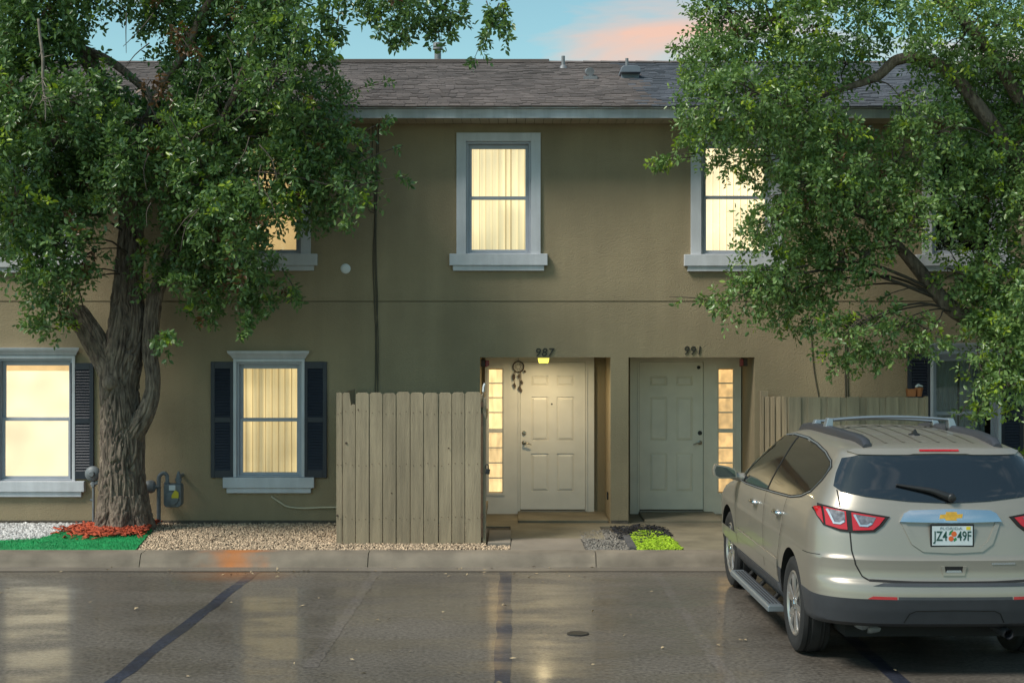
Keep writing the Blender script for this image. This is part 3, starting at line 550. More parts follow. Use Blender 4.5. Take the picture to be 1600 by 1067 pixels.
def window(q):
    x0, x1 = WX(q['x0']), WX(q['x1']); zt, zm, zb = WZ(q['t']), WZ(q['m']), WZ(q['b']); hx0, hx1, hz0, hz1, _ = q['hole']
    up = q['up']; y = WALL
    mb = MB(); cw = 0.115 if up else 0.028; top = 0.10 if up else 0.03
    if q['look'] == 'bright': cw = 0.125
    a0, a1 = hx0-cw+0.0, hx1+cw
    mb.box(a0, hx0+0.012, y-0.035, y+0.03, hz0, hz1+top); mb.box(hx1-0.012, a1, y-0.035, y+0.03, hz0, hz1+top); mb.box(hx0+0.012, hx1-0.012, y-0.033, y+0.03, hz1-0.012, hz1+top)
    w_ = mb.build('window', M['trim'], house, bevel=0.004)
    # outer frame and two sashes, the lower one set further out
    fr = MB(); b1 = 0.03
    for (u0, u1, v0, v1) in ((hx0+.012, hx0+.012+b1, hz0, hz1-.012), (hx1-.012-b1, hx1-.012, hz0, hz1-.012), (hx0+.012+b1, hx1-.012-b1, hz1-.012-b1, hz1-.012), (hx0+.012+b1, hx1-.012-b1, hz0, hz0+0.022)):
        fr.box(u0, u1, y+0.005, y+0.14, v0, v1)
    fr.build('frame', M['sash'], w_, bevel=0.003)
    fx0, fx1 = hx0+.012+b1, hx1-.012-b1
    for nm, v0, v1, yy, g0, g1 in (('sash', zm-0.022, hz1-.012-b1, y+0.075, zm+0.024, zt), ('sash', hz0+.022, zm+0.020, y+0.04, zb, zm-0.022)):
        s = MB()
        s.box(fx0, x0, yy, yy+0.03, v0, v1); s.box(x1, fx1, yy, yy+0.03, v0, v1); s.box(x0, x1, yy+0.001, yy+0.03, g1, v1); s.box(x0, x1, yy+0.001, yy+0.03, v0, g0)
        s.build(nm, M['sash'], w_, bevel=0.003)
        MB().box(x0-0.004, x1+0.004, yy+0.014, yy+0.018, g0-0.004, g1+0.004).build('pane', M['glass'], w_)
    sx0, sx1 = (a0-0.09, a1+0.09) if up else (hx0-0.13-0.028, hx1+0.13+0.028)
    sh = 0.157 if up else 0.142
    s = MB().box(sx0, sx1, y-0.075, y+0.004, hz0-sh+0.004, hz0).build('sill', M['trim'], w_, bevel=0.006)
    MB().box(sx0+0.045, sx1-0.045, y-0.050, y-0.001, hz0-sh-0.064, hz0-sh+0.002).build('sill_apron', M['trim'], w_, bevel=0.004)
    if not up:      # crown moulding over ground floor windows
        c0, c1 = hx0-0.05, hx1+0.05; z = hz1+0.032
        c = MB(); pr = [(-0.005,0),(-0.03,0.004),(-0.045,0.03),(-0.085,0.07),(-0.095,0.10),(-0.005,0.103)]
        L = [(c0+0.035+dy*0.0 - (-dy)*0.9, y+dy, z+dz) for dy, dz in pr]; R = [(c1-0.035+(-dy)*0.9, y+dy, z+dz) for dy, dz in pr]; n = len(pr)
        c.add(L+R, [(i, (i+1)%n, (i+1)%n+n, i+n) for i in range(n)]+[tuple(range(n-1,-1,-1)), tuple(range(n,2*n))]); c.build('crown_moulding', M['trim'], w_)
        zt_, zb_ = WX, None
        e0, e1 = (q['x0']-48.5, q['x1']+48) if q['look'] != 'shade' else (-36, 147)
        ez0, ez1 = q['t']-11, q['b']+8
        if q['look'] == 'shade': shutter(111, 147, 567, 748); shutter(-36, 0, 567, 748)
        else: shutter(e0, q['x0']-12, ez0, ez1); shutter(q['x1']+12, e1, ez0, ez1)
    # what hangs behind the glass
    lk = q['look']; yb = y+0.16; z0, z1 = hz0+0.01, hz1-0.02
    if lk in ('blind', 'blind2', 'bright'):
        mm = {'blind': M['blind'], 'blind2': M['blind2'], 'bright': M['shade']}[lk]
        MB().box(hx0, hx1, yb+0.10, yb+0.11, z0-.02, z1+.04).build('room', M['backlight'], w_)
        n = 10; st = (hx1-hx0-0.02)/n
        sm = MB().box(-st*0.49, st*0.49, -0.001, 0.001, z0, z1)
        for i in range(n):
            cx = hx0+0.01+(i+0.5)*st; an = RNG.uniform(0.15, 0.55) if lk != 'blind2' else RNG.uniform(0.35, 0.8)
            if i == 6 and lk == 'blind': an = 0.95
            m2 = MB(); hw = st*(0.50 if lk != 'blind2' else 0.47); dx, dy = hw*math.cos(an), hw*math.sin(an)
            m2.add([(cx-dx,yb+0.05-dy,z0),(cx-dx*.3,yb+0.046-dy*.3,z0),(cx+dx*.3,yb+0.046+dy*.3,z0),(cx+dx,yb+0.05+dy,z0),(cx-dx,yb+0.05-dy,z1),(cx-dx*.3,yb+0.046-dy*.3,z1),(cx+dx*.3,yb+0.046+dy*.3,z1),(cx+dx,yb+0.05+dy,z1)], [(0,1,5,4),(1,2,6,5),(2,3,7,6)])
            m2.build('blind_slat', mm, w_)
        MB().box(hx0, hx1, yb+0.01, yb+0.09, z1-0.005, z1+0.03).build('blind_rail', M['blind2'], w_)
    elif lk == 'shade' or lk == 'tan':
        MB().box(hx0, hx1, yb+0.03, yb+0.034, z0-.02, z1+.03).build('roller_shade', M['shade'] if lk == 'shade' else M['tanlit'], w_)
        if lk == 'shade': MB().box(hx0+.05, hx1-.05, yb+0.012, yb+0.022, zt-0.075, zt+0.03).build('shade_roll', M['shadetop'], w_)
    else:
        MB().box(hx0-.3, hx1+.3, yb+0.5, yb+0.51, z0-.3, z1+.3).build('room', M['room'], w_)
        if lk == 'curtain':
            for a, b in ((0.07, 0.45), (0.50, 0.97)):
                cmb = MB(); n = 24; vs = []
                for i in range(n+1):
                    t_ = a+(b-a)*i/n; xx = x0+(x1-x0)*t_; vs += [(xx-0.02*(1-i/n), yb+0.05+0.012*math.sin(i*1.3), z0), (xx, yb+0.05+0.008*math.sin(i*1.3+.5), z1)]
                cmb.add(vs, [(2*i, 2*i+2, 2*i+3, 2*i+1) for i in range(n)]); cmb.build('curtain', M['curtain'], w_, smooth=True)
for q in WIN: window(q)

# entrance units at the back of the alcoves
def DX(px): return (px-800)*BACK/F
def DZ(py): return CAM_H-(py-533.5)*BACK/F
def entrance(dx0, dx1, ux0, ux1, sx0, sx1, cols, m, handle_right, lit_m):
    yb = BACK
    z0, z1 = DZ(795), DZ(566); ub = DZ(803)
    hole_d = (DX(dx0)-.005, DX(dx1)+.005, z0-0.015, z1+0.005); hole_s = (DX(sx0)-.008, DX(sx1)+.008, DZ(769), DZ(575.5))
    fr = MB(); grid_wall(fr, DX(ux0), DX(ux1), ub, 2.33, [hole_d, hole_s], yb-0.05, 0.048)
    fr.add([(DX(ux0),yb-.05,ub),(DX(ux0),yb-.05,2.33),(DX(ux0),yb,2.33),(DX(ux0),yb,ub)], [(0,1,2,3)]); fr.add([(DX(ux1),yb-.05,ub),(DX(ux1),yb,ub),(DX(ux1),yb,2.33),(DX(ux1),yb-.05,2.33)], [(0,1,2,3)])
    # casing beads standing proud around door
    fr.box(DX(dx0)-.03, DX(dx0)-.006, yb-.062, yb-.049, z0-.02, z1+.03); fr.box(DX(dx1)+.006, DX(dx1)+.03, yb-.062, yb-.049, z0-.02, z1+.03); fr.box(DX(dx0)-.006, DX(dx1)+.006, yb-.061, yb-.049, z1+.006, z1+.03)
    for a, b, c_, d in ((DX(sx0)-.03, DX(sx0)-.008, DZ(773), DZ(571)), (DX(sx1)+.008, DX(sx1)+.03, DZ(773), DZ(571)), (DX(sx0)-.008, DX(sx1)+.008, DZ(773), DZ(769)), (DX(sx0)-.008, DX(sx1)+.008, DZ(575.5), DZ(571))): fr.box(a, b, yb-.06, yb-.049, c_, d)
    fr.build('door_frame', m, house)
    MB().box(DX(dx0)-.005, DX(dx1)+.005, yb-.09, yb, ub, z0-.012).build('threshold', mat('threshold', (0.22, 0.20, 0.17), 0.4, metal=0.5), house, bevel=0.005)
    x0, x1 = DX(dx0), DX(dx1); d = MB(); rows = ((DZ(602.5), DZ(587)), (DZ(688), DZ(620)), (DZ(767), DZ(708))); yy = yb-0.032
    hs = [(DX(a), DX(b), r0, r1) for a, b in cols for r0, r1 in rows]
    grid_wall(d, x0, x1, z0, z1, hs, yy, 0.017)
    for a, b, r0, r1 in hs:
        e = 0.035; d.add([(a,yy+.017,r0),(b,yy+.017,r0),(b,yy+.017,r1),(a,yy+.017,r1),(a+e,yy+.002,r0+e),(b-e,yy+.002,r0+e),(b-e,yy+.002,r1-e),(a+e,yy+.002,r1-e)], [(0,1,5,4),(1,2,6,5),(2,3,7,6),(3,0,4,7),(4,5,6,7)])
    dr = d.build('front_door', m, house)
    hx = DX(1093) if handle_right else DX(819); sg = -1 if handle_right else 1
    MB().lathe([(0.030,0),(0.030,-0.012),(0.022,-0.022),(0.008,-0.024)], (hx, yy, DZ(676)), 'y', 20).build('deadbolt', M['brass'] if not handle_right else M['digit'], dr, auto=40)
    h = MB().lathe([(0.031,0),(0.031,-0.01),(0.014,-0.016),(0.012,-0.05)], (hx, yy, DZ(691)), 'y', 20); h.tube([(hx, yy-.05, DZ(691)), (hx+sg*.04, yy-.055, DZ(691)), (hx+sg*.10, yy-.05, DZ(694))], [0.011, 0.010, 0.007], 10)
    h.build('door_handle', M['brass'], dr, auto=40)
    if handle_right: MB().lathe([(0.024,0),(0.024,-0.012),(0.012,-0.018)], (DX(1091), yy, DZ(574)), 'y', 18).build('door_sensor', M['blackm'], dr, auto=40)
    else: MB().lathe([(0.012,0),(0.012,-0.005),(0.006,-0.006)], (DX(862), yy, DZ(631)), 'y', 14).build('peephole', M['digit'], dr, auto=40)
    # sidelight: two stacked lights of four panes
    s0, s1 = DX(sx0), DX(sx1); edges = [577, 598.5, 621, 644, 669.5, 675.5, 699, 722.5, 746, 768]
    bars = MB(); bars.box(s0-.006, s0+.006, yb-.045, yb-.01, DZ(768.5), DZ(576)); bars.box(s1-.006, s1+.006, yb-.045, yb-.01, DZ(768.5), DZ(576))
    for e in edges[1:-1]:
        if e in (669.5, 675.5): continue
        bars.box(s0+.006, s1-.006, yb-.040, yb-.012, DZ(e)-.009, DZ(e)+.009)
    bars.box(s0+.006, s1-.006, yb-.044, yb-.010, DZ(675.5), DZ(669.5))
    sl = bars.build('sidelight', m, house)
    for a, b in zip(edges, edges[1:]):
        if a == 669.5: continue
        MB().box(s0+.004, s1-.004, yb-.02, yb-.016, DZ(b)+.002, DZ(a)-.002).build('pane', lit_m, sl)
M['sidelit2'] = lit('lit_sidelight_orange', (1.0, 0.60, 0.22), 0.55, 0.4, 7, stretch=(2, 1, 1.5))
entrance(813, 914, 758, 928, 763.5, 785.5, ((830, 857), (870, 897)), M['doorw'], False, M['sidelit'])
entrance(999, 1098, 984, 1157, 1121.5, 1145, ((1015, 1042), (1056, 1082)), M['doorg'], True, M['sidelit2'])

# things fixed to or hanging on the house front
def txt(s, size, ext, shear=0.0, bold=0.0):
    cu = bpy.data.curves.new('t', 'FONT'); cu.body = s; cu.size = size; cu.extrude = ext; cu.shear = shear; cu.offset = bold; cu.align_x = 'CENTER'; cu.align_y = 'CENTER'; cu.resolution_u = 3
    ob = bpy.data.objects.new('t', cu); COL.objects.link(ob); dg = bpy.context.evaluated_depsgraph_get(); dg.update()
    me = bpy.data.meshes.new_from_object(ob.evaluated_get(dg)); bpy.data.objects.remove(ob); me.transform(Matrix.Rotation(math.radians(90), 4, 'X')); return me
def number(word, px, py, label):
    r = empty('house_number', (WX(px), WALL, WZ(py))); tag(r, label, 'house number', 'house numbers over the doors')
    for i, ch in enumerate(word):
        me = txt(ch, 0.155, 0.006, 0.15); me.materials.append(M['digit']); me.name = 'digit'
        mesh_obj('digit', me, (WX(px)+(i-1)*0.084, WALL-0.008, WZ(py)), r)
number('987', 850, 551, 'dark bronze house number 987 over the porch light')
number('991', 1082, 548, 'dark bronze house number 991 over the right grey door')
lx, ly = WX(850), WALL+0.28
pl = empty('porch_light', (lx, ly, LINT)); tag(pl, 'glowing yellow porch light under the lintel below number 987', 'porch light')
MB().box(lx-.08, lx+.08, ly-.06, ly+.06, LINT-.014, LINT-.001).build('base_plate', M['white'], pl, bevel=0.004)
zl = LINT-0.014; MB().add([(lx-.075,ly-.055,zl),(lx+.075,ly-.055,zl),(lx+.075,ly+.055,zl),(lx-.075,ly+.055,zl),(lx-.06,ly-.045,zl-.065),(lx+.06,ly-.045,zl-.065),(lx+.06,ly+.045,zl-.065),(lx-.06,ly+.045,zl-.065)], [(4,7,6,5),(0,4,5,1),(1,5,6,2),(2,6,7,3),(3,7,4,0)]).build('diffuser', M['lampglow'], pl)
ll = bpy.data.lights.new('porch_lamp', 'AREA'); ll.energy = 7; ll.shape = 'DISK'; ll.size = 0.14; ll.color = (1, 0.78, 0.42)
lo = bpy.data.objects.new('porch_lamp', ll); COL.objects.link(lo); lo.parent = pl; lo.location = (0, 0, -0.085)
# dream catcher on the door frame
cx, _, cz = at(810, 573, BACK-0.07); yq = BACK-0.075
dc = empty('dream_catcher', (cx, yq, cz+.09)); tag(dc, 'brown dream catcher with dangling feathers on the white door frame', 'dream catcher')
ring = [(cx+.075*math.cos(a), yq, cz+.075*math.sin(a)) for a in [2*math.pi*i/20 for i in range(21)]]
MB().tube(ring, 0.008, 6).build('hoop', M['brownwood'], dc, smooth=True)
mb = MB()
for i in range(8): a = i*math.pi/4; mb.tube([(cx+.07*math.cos(a), yq, cz+.07*math.sin(a)), (cx+.07*math.cos(a+2.3), yq+.001, cz+.07*math.sin(a+2.3))], 0.0014, 4)
mb.tube([(cx, yq, cz+.075), (cx, yq+.02, cz+.12)], 0.002, 4); mb.build('web', M['twig'], dc)
for px, p0, p1 in ((803, 582, 596), (804, 597, 608), (811, 585, 592), (815, 593, 602), (812, 602, 612), (814, 606, 614), (820, 578, 583)):
    xx, _, za = at(px, p0, yq); _, _, zb_ = at(px, p1, yq); wv = 0.022; mb = MB()
    mb.add([(xx,yq-.006,za),(xx-wv,yq-.008,(za+zb_)/2+.01),(xx+RNG.uniform(-.01,.01),yq-.01,zb_),(xx+wv,yq-.004,(za+zb_)/2)], [(0,1,2),(0,2,3)]); mb.tube([(cx+(xx-cx)*.8, yq, cz-.06), (xx, yq-.004, za), (xx, yq-.007, (za+zb_)/2)], 0.003, 4); mb.build('feather', M['brownwood'], dc)
def corner_box(px0, px1, py0, py1, flip, label):
    Y = WALL+0.16; x0, x1 = (px0-800)*Y/F, (px1-800)*Y/F; z1, z0 = CAM_H-(py0-533.5)*Y/F, CAM_H-(py1-533.5)*Y/F; mid = x0+(x1-x0)*(0.55 if not flip else 0.45)
    r = empty('alarm_box', ((x0+x1)/2, Y, z0)); tag(r, label, 'alarm', 'small alarm boxes high in the alcoves')
    a, b = ((x0, mid), (mid, x1)) if not flip else ((mid, x1), (x0, mid))
    MB().box(a[0], a[1], Y, Y+.07, z0, z1).build('bracket', M['brownwood'], r, bevel=0.004)
    MB().prism([(b[0]+.002, z0-.01), (b[1], z0+.015), (b[1], z1-.01), (b[0]+.002, z1)], Y-.02, Y+.06).build('horn', M['red'], r, bevel=0.006)
corner_box(751.5, 764, 562, 573, False, 'red and brown alarm box above the padlocked gate')
corner_box(1156, 1168, 560, 572, True, 'red and brown alarm box high beside the orange lit sidelight of the grey door')
x, _, z = at(948, 774, WALL+0.45); tag(MB().box(1.272, 1.291, WALL+0.40, WALL+0.47, z-.05, z+.05).build('outlet_cover', M['blackm'], bevel=0.006), 'black outlet cover low on the pillar side', 'outlet')
cx, cz = WX(540), WZ(420)
wc = MB().lathe([(0.066,0),(0.066,-0.012),(0.058,-0.02),(0.02,-0.024)], (cx, WALL, cz), 'y', 28).build('vent_cover', M['white'], auto=40); tag(wc, 'round white plastic cap on the wall beside the upper window', 'wall cap')
def wire(label, paths, rad, m=None, group=None, name='wall_cable'):
    mb = MB()
    for p in paths: mb.tube(p, rad, 6, sub=6)
    o = mb.build(name, m or M['cable'], smooth=True); tag(o, label, 'cable', group); return o
def wp(L, off=0.012): return [(WX(a), WALL-off, WZ(b)) for a, b in L]
wire('thick bundle of brown cables down the wall behind the tall fence', [wp([(583,196),(582,250),(586,330),(583,400),(585,470),(587,530),(586,640)]), wp([(588,196),(589,250),(587,330),(586,400),(588,470),(591,530),(590,640)],.022), wp([(592,196),(591,260),(588,340),(588,410),(590,480),(588,540),(592,640)],.016), wp([(578,200),(574,225),(570,240)],.014)], 0.0065)
wire('thin loose loop of cable tied to the main bundle', [wp([(587,334),(578,330),(574,318),(579,306),(577,296)],.03), wp([(586,330),(570,322),(555,318)],.03)], 0.005)
wire('thin black cable curving down to the right fence', [wp([(1266,500),(1268,540),(1271,575),(1275,600),(1281,630)])], 0.006)
wire('straight pair of dark cables beside the right fence pots', [wp([(1320,520),(1320,560),(1321,640)]), wp([(1323,520),(1323,560),(1325,640)])], 0.007)
o = wire('pale painted conduit sagging under the middle window', [wp([(424,775),(436,783),(450,791),(475,793.5),(500,792.5),(530,792)],.02)], 0.013, M['conduit']); o.name = 'wall_conduit'; o['category'] = 'conduit'
# gas meter set and regulator
def gp(px, py, Y): return at(px, py, Y)
GY = WALL-0.22
g = empty('gas_meter', (gp(262,800,GY)[0], GY, GZ)); tag(g, 'grey gas meter with yellow sticker on the wall right of the trunk', 'gas meter')
x0, _, zt = gp(258, 755, GY); x1, _, zb_ = gp(285, 790, GY); xm = (x0+x1)/2
mb = MB(); mb.prism([(x0,zb_+.02),(x0+.03,zb_-.01),(x1-.03,zb_-.01),(x1,zb_+.02),(x1,zt-.02),(x1-.02,zt),(x0+.02,zt),(x0,zt-.02)], GY-.09, GY+.08); mb.build('meter_body', M['gas'], g, bevel=0.02)
mb = MB(); mb.lathe([(0.09,0),(0.085,-0.03),(0.06,-0.035)], (xm, GY-.09, (zt+zb_)/2-.04), 'y', 24); mb.build('diaphragm_cover', M['gas'], g, auto=40)
a = gp(264,758,GY-.1); b = gp(274,766,GY-.1); MB().box(a[0], b[0], GY-.105, GY-.09, b[2], a[2]).build('dial', M['white'], g, bevel=0.003)
a = gp(268,769,GY-.13); b = gp(279,778,GY-.13); MB().prism([(a[0],b[2]),(b[0],b[2]),(b[0],a[2]+.0),((a[0]+b[0])/2,a[2]+.03),(a[0],(a[2]+b[2])/2)], GY-.132, GY-.126).build('sticker', M['yellow'], g)
mb = MB(); mb.tube([gp(248,818,GY), gp(248,772,GY), gp(248,752,GY), gp(249,744,GY), gp(255,739,GY), gp(261,743,GY), gp(261,757,GY)], 0.026, 10, sub=4); mb.tube([gp(279,757,GY), gp(279,745,GY), gp(279,736,GY)], [0.034,0.034,0.012], 10); mb.tube([gp(279,744,GY), (gp(279,744,GY)[0], WALL, gp(279,744,GY)[2])], 0.024, 8)
mb.tube([gp(279,751,GY), gp(279,747,GY)], 0.045, 8); mb.tube([gp(261,757,GY), gp(261,753,GY)], 0.04, 8); mb.build('pipework', M['gas'], g, auto=50)
mb = MB(); c_ = gp(234, 760.5, GY-.04); mb.lathe([(0.03,-.07),(0.075,-.05),(0.085,-.012),(0.085,.012),(0.07,.05),(0.03,.07)], (c_[0], GY, c_[2]), 'x', 20); mb.tube([(c_[0], GY, c_[2]), (gp(250,0,GY)[0], GY, c_[2])], 0.03, 10); mb.build('regulator', M['gas'], g, auto=40)
g = empty('gas_regulator', (gp(145,740,GY)[0], GY, GZ)); tag(g, 'round grey gas regulator on a thin pipe left of the trunk', 'gas regulator')
c_ = gp(145, 740, GY); MB().lathe([(0.09,0.05),(0.10,0.02),(0.10,-0.01),(0.08,-0.035),(0.045,-0.045),(0.03,-0.07)], (c_[0], GY, c_[2]), 'y', 26).build('diaphragm', M['gas'], g, auto=40)
mb = MB(); mb.tube([gp(146,818,GY), gp(146,750,GY)], 0.017, 8); mb.tube([gp(142,757,GY), gp(152,754,GY), gp(157,750,GY)], [0.022,0.026,0.016], 8); mb.tube([gp(146,782,GY), gp(141,780,GY)], 0.015, 8); mb.tube([gp(146,760,GY), gp(146,752,GY)], 0.03, 8); mb.build('riser', M['gas'], g, auto=40)

# ------------------------------------------------------------------ fences
def picket(mb, x0, x1, y0, y1, z0, z1, ear=0.03, notch=None):
    if notch: pts = [(x0,z0),(x1,z0),(x1,z1-notch),(x1-.028,z1-notch+.012),(x1-.05,z1-notch-.01),(x1-.064,z1-.03),(x1-.07,z1),(x0+ear,z1),(x0,z1-ear)]
    else: pts = [(x0,z0),(x1,z0),(x1,z1-ear),(x1-ear,z1),(x0+ear,z1),(x0,z1-ear)]
    mb.prism(pts, y0, y1)
FY = 16.58; fx = lambda px: (px-800)*FY/F; fz = lambda py: CAM_H-(py-533.5)*FY/F
f1 = empty('wooden_fence', (fx(640), FY, GZ)); tag(f1, 'tall tan picket fence screen with a broken picket left of door 987', 'fence')
ed = [525, 535, 555.5, 577, 598, 619, 641, 662, 685, 706, 726.5, 752]
for i, (a, b) in enumerate(zip(ed, ed[1:])):
    mb = MB(); dy = RNG.uniform(-.006, .006); tp = fz(613.5+RNG.uniform(-1.2, 1.2)); bt = fz(849.5+RNG.uniform(-1, 1))
    x0, x1 = fx(a)+.004, fx(b)-.004
    if i == 1: picket(mb, x0, x1, FY+dy, FY+dy+.018, bt, tp, .012, 0.145)
    else: picket(mb, x0, x1, FY+dy, FY+dy+.018, bt, tp, .022 if i else .01)
    mb.build('picket', M['fence'], f1, bevel=0.003)
nb = MB()
for a, b in zip(ed, ed[1:]):
    for z in (0.42, 1.05, 1.66):
        for t_ in (.25, .75): nb.lathe([(.006,0),(.005,-.002)], (fx(a+(b-a)*t_)+RNG.uniform(-.006,.006), FY-.0055, z+RNG.uniform(-.02,.02)), 'y', 6)
nb.build('nail_heads', M['rust'], f1)['kind'] = 'stuff'
for px, py, r in ((541,692,.014),(527,805,.013),(560,640,.009),(701,700,.010),(612,770,.009)): MB().lathe([(r,0),(r*.8,-.002)], (fx(px), FY-.0055, fz(py)), 'y', 10).build('knot', M['brownwood'], f1)
for z in (0.42, 1.05, 1.66): MB().box(fx(527), fx(750), FY+.026, FY+.064, z-.045, z+.045).build('rail', M['fence'], f1)
xl, xr = fx(527), fx(751)
for x in (xl+.05, xr-.055): MB().box(x-.045, x+.045, FY+.066, FY+.155, GZ-.1, fz(618)).build('post', M['fence'], f1)
n = 11
for k in range(n):      # left return to the wall
    y0 = FY+.05+k*(WALL-FY-.09)/n; MB().box(xl-.012, xl+.004, y0, y0+.145, GZ, fz(616)).build('picket', M['fence'], f1, bevel=0.003)
gt = empty('fence_gate', (xr+.02, FY+.2, GZ)); tag(gt, 'narrow plank gate seen edge on beside door 987 with padlock', 'gate')
for k in range(11):
    y0 = FY+.06+k*0.158; MB().box(xr+.004+RNG.uniform(-.003,.003), xr+.022, y0, y0+.15, GZ+.05, fz(618)+.0).build('picket', M['fence'], gt, bevel=0.003)
MB().box(xr+.024, xr+.058, FY+.05, FY+1.75, 0.35, 0.43).build('rail', M['fence'], gt); MB().box(xr+.024, xr+.058, FY+.05, FY+1.75, 1.55, 1.63).build('rail', M['fence'], gt)
MB().box(xr+.026, xr+.062, FY+.022, FY+.12, GZ, fz(622)).build('gate_stile', M['fence'], gt, bevel=0.003)
mb = MB(); mb.box(xr+.006, xr+.024, FY-.004, FY+.02, 0.2, 1.65); mb.build('hinge_strap', M['rust'], gt)
for zz in (fz(632), fz(735), fz(806)): MB().box(xr-.0, xr+.03, FY-.008, FY-.004, zz-.03, zz+.03).build('hinge', M['rust'], gt)
px_, pz_ = fx(762), fz(733); pk = empty('padlock', (px_, FY, pz_)); tag(pk, 'black padlock hanging on the plank gate', 'padlock')
MB().prism([(px_-.03,pz_-.055),(px_+.022,pz_-.06),(px_+.03,pz_+.0),(px_-.022,pz_+.008)], FY+.0, FY+.03).build('body', M['blackm'], pk, bevel=0.006)
MB().tube([(px_-.02,FY+.015,pz_),(px_-.024,FY+.015,pz_+.04),(px_-.01,FY+.015,pz_+.055),(px_+.006,FY+.015,pz_+.045),(px_+.012,FY+.015,pz_)], 0.006, 8, sub=3).build('shackle', M['blackm'], pk, smooth=True)
MB().tube([(xr+.03,FY,fz(612)),(xr+.035,FY,fz(604)),(xr+.05,FY,fz(599))], 0.012, 8).build('latch', M['white'], gt)

RY_ = 16.8; rx = lambda px: (px-800)*RY_/F; rz = lambda py: CAM_H-(py-533.5)*RY_/F
f2 = empty('wooden_fence', (rx(1340), RY_, GZ)); tag(f2, 'tan board fence with returning side behind the parked car', 'fence')
ed = [1231.5]; k = 0
while ed[-1] < 1440: ed.append(ed[-1]+(20.5 if k % 2 == 0 else 10)); k += 1
for i, (a, b) in enumerate(zip(ed, ed[1:])):
    mb = MB(); off = 0.0 if i % 2 == 0 else 0.02; picket(mb, rx(a)+.003-(0 if i%2==0 else .02), rx(b)-.003+(0 if i%2==0 else .02), RY_+off, RY_+off+.017, GZ, rz(620.5+RNG.uniform(-.8,.8)), .006); mb.build('picket', M['fence'], f2, bevel=0.003)
xr2 = rx(ed[-1]); xl2 = rx(1231.5)
MB().box(xr2+.003, xr2+.04, RY_-.01, RY_+.08, GZ-.1, rz(619)).build('post', M['fence'], f2, bevel=0.006)
for z in (0.45, 1.1, 1.7): MB().box(xl2+.02, xr2, RY_+.04, RY_+.08, z-.045, z+.045).build('rail', M['fence'], f2)
for k in range(9):
    y0 = RY_+.03+k*0.178; off = 0 if k % 2 == 0 else 0.016
    MB().box(xl2-.02+off-0.012*k*0.2, xl2-.004+off-0.012*k*0.2, y0, y0+.15, GZ, CAM_H-87.0*y0/F+RNG.uniform(-.01,.01)).build('picket', M['fence'], f2, bevel=0.003)
MB().box(xl2-.055, xl2+.035, WALL-.14, WALL-.05, GZ-.1, rz(618)).build('post', M['fence'], f2)
ptz = rz(620)+.004
def pot(px, r, h, square, label, soil):
    x = rx(px); y = RY_+.03; p = empty('plant_pot', (x, y, ptz)); tag(p, label, 'plant pot', 'pots on the right fence')
    if square:
        MB().add([(x-r*.85,y-r*.85,ptz),(x+r*.85,y-r*.85,ptz),(x+r*.85,y+r*.85,ptz),(x-r*.85,y+r*.85,ptz),(x-r,y-r,ptz+h),(x+r,y-r,ptz+h),(x+r,y+r,ptz+h),(x-r,y+r,ptz+h)], [(0,3,2,1),(0,1,5,4),(1,2,6,5),(2,3,7,6),(3,0,4,7)]).build('body', M['terracotta'], p)
        MB().box(x-r*.9, x+r*.9, y-r*.9, y+r*.9, ptz+h-.02, ptz+h-.01).build('soil', M['soil'], p)
    else:
        MB().lathe([(r*.7,0),(r*.95,h*.75),(r*1.1,h*.75),(r*1.1,h),(r*.95,h),(r*.9,h*.85)], (x,y,ptz), 'z', 20).build('body', M['terracotta'], p, auto=40)
        MB().tube([(x-r,y-.02,ptz+h+.01),(x-r*.2,y,ptz+h+.03),(x+r,y,ptz+h+.015)], [0.012,0.02,0.01], 8).build('rim_cloth', M['white'], p, smooth=True)
pot(1424.5, 0.05, 0.09, True, 'small square orange pot on the right fence top', True); pot(1437, 0.045, 0.105, False, 'round terracotta pot with white rag on the right fence top', False)

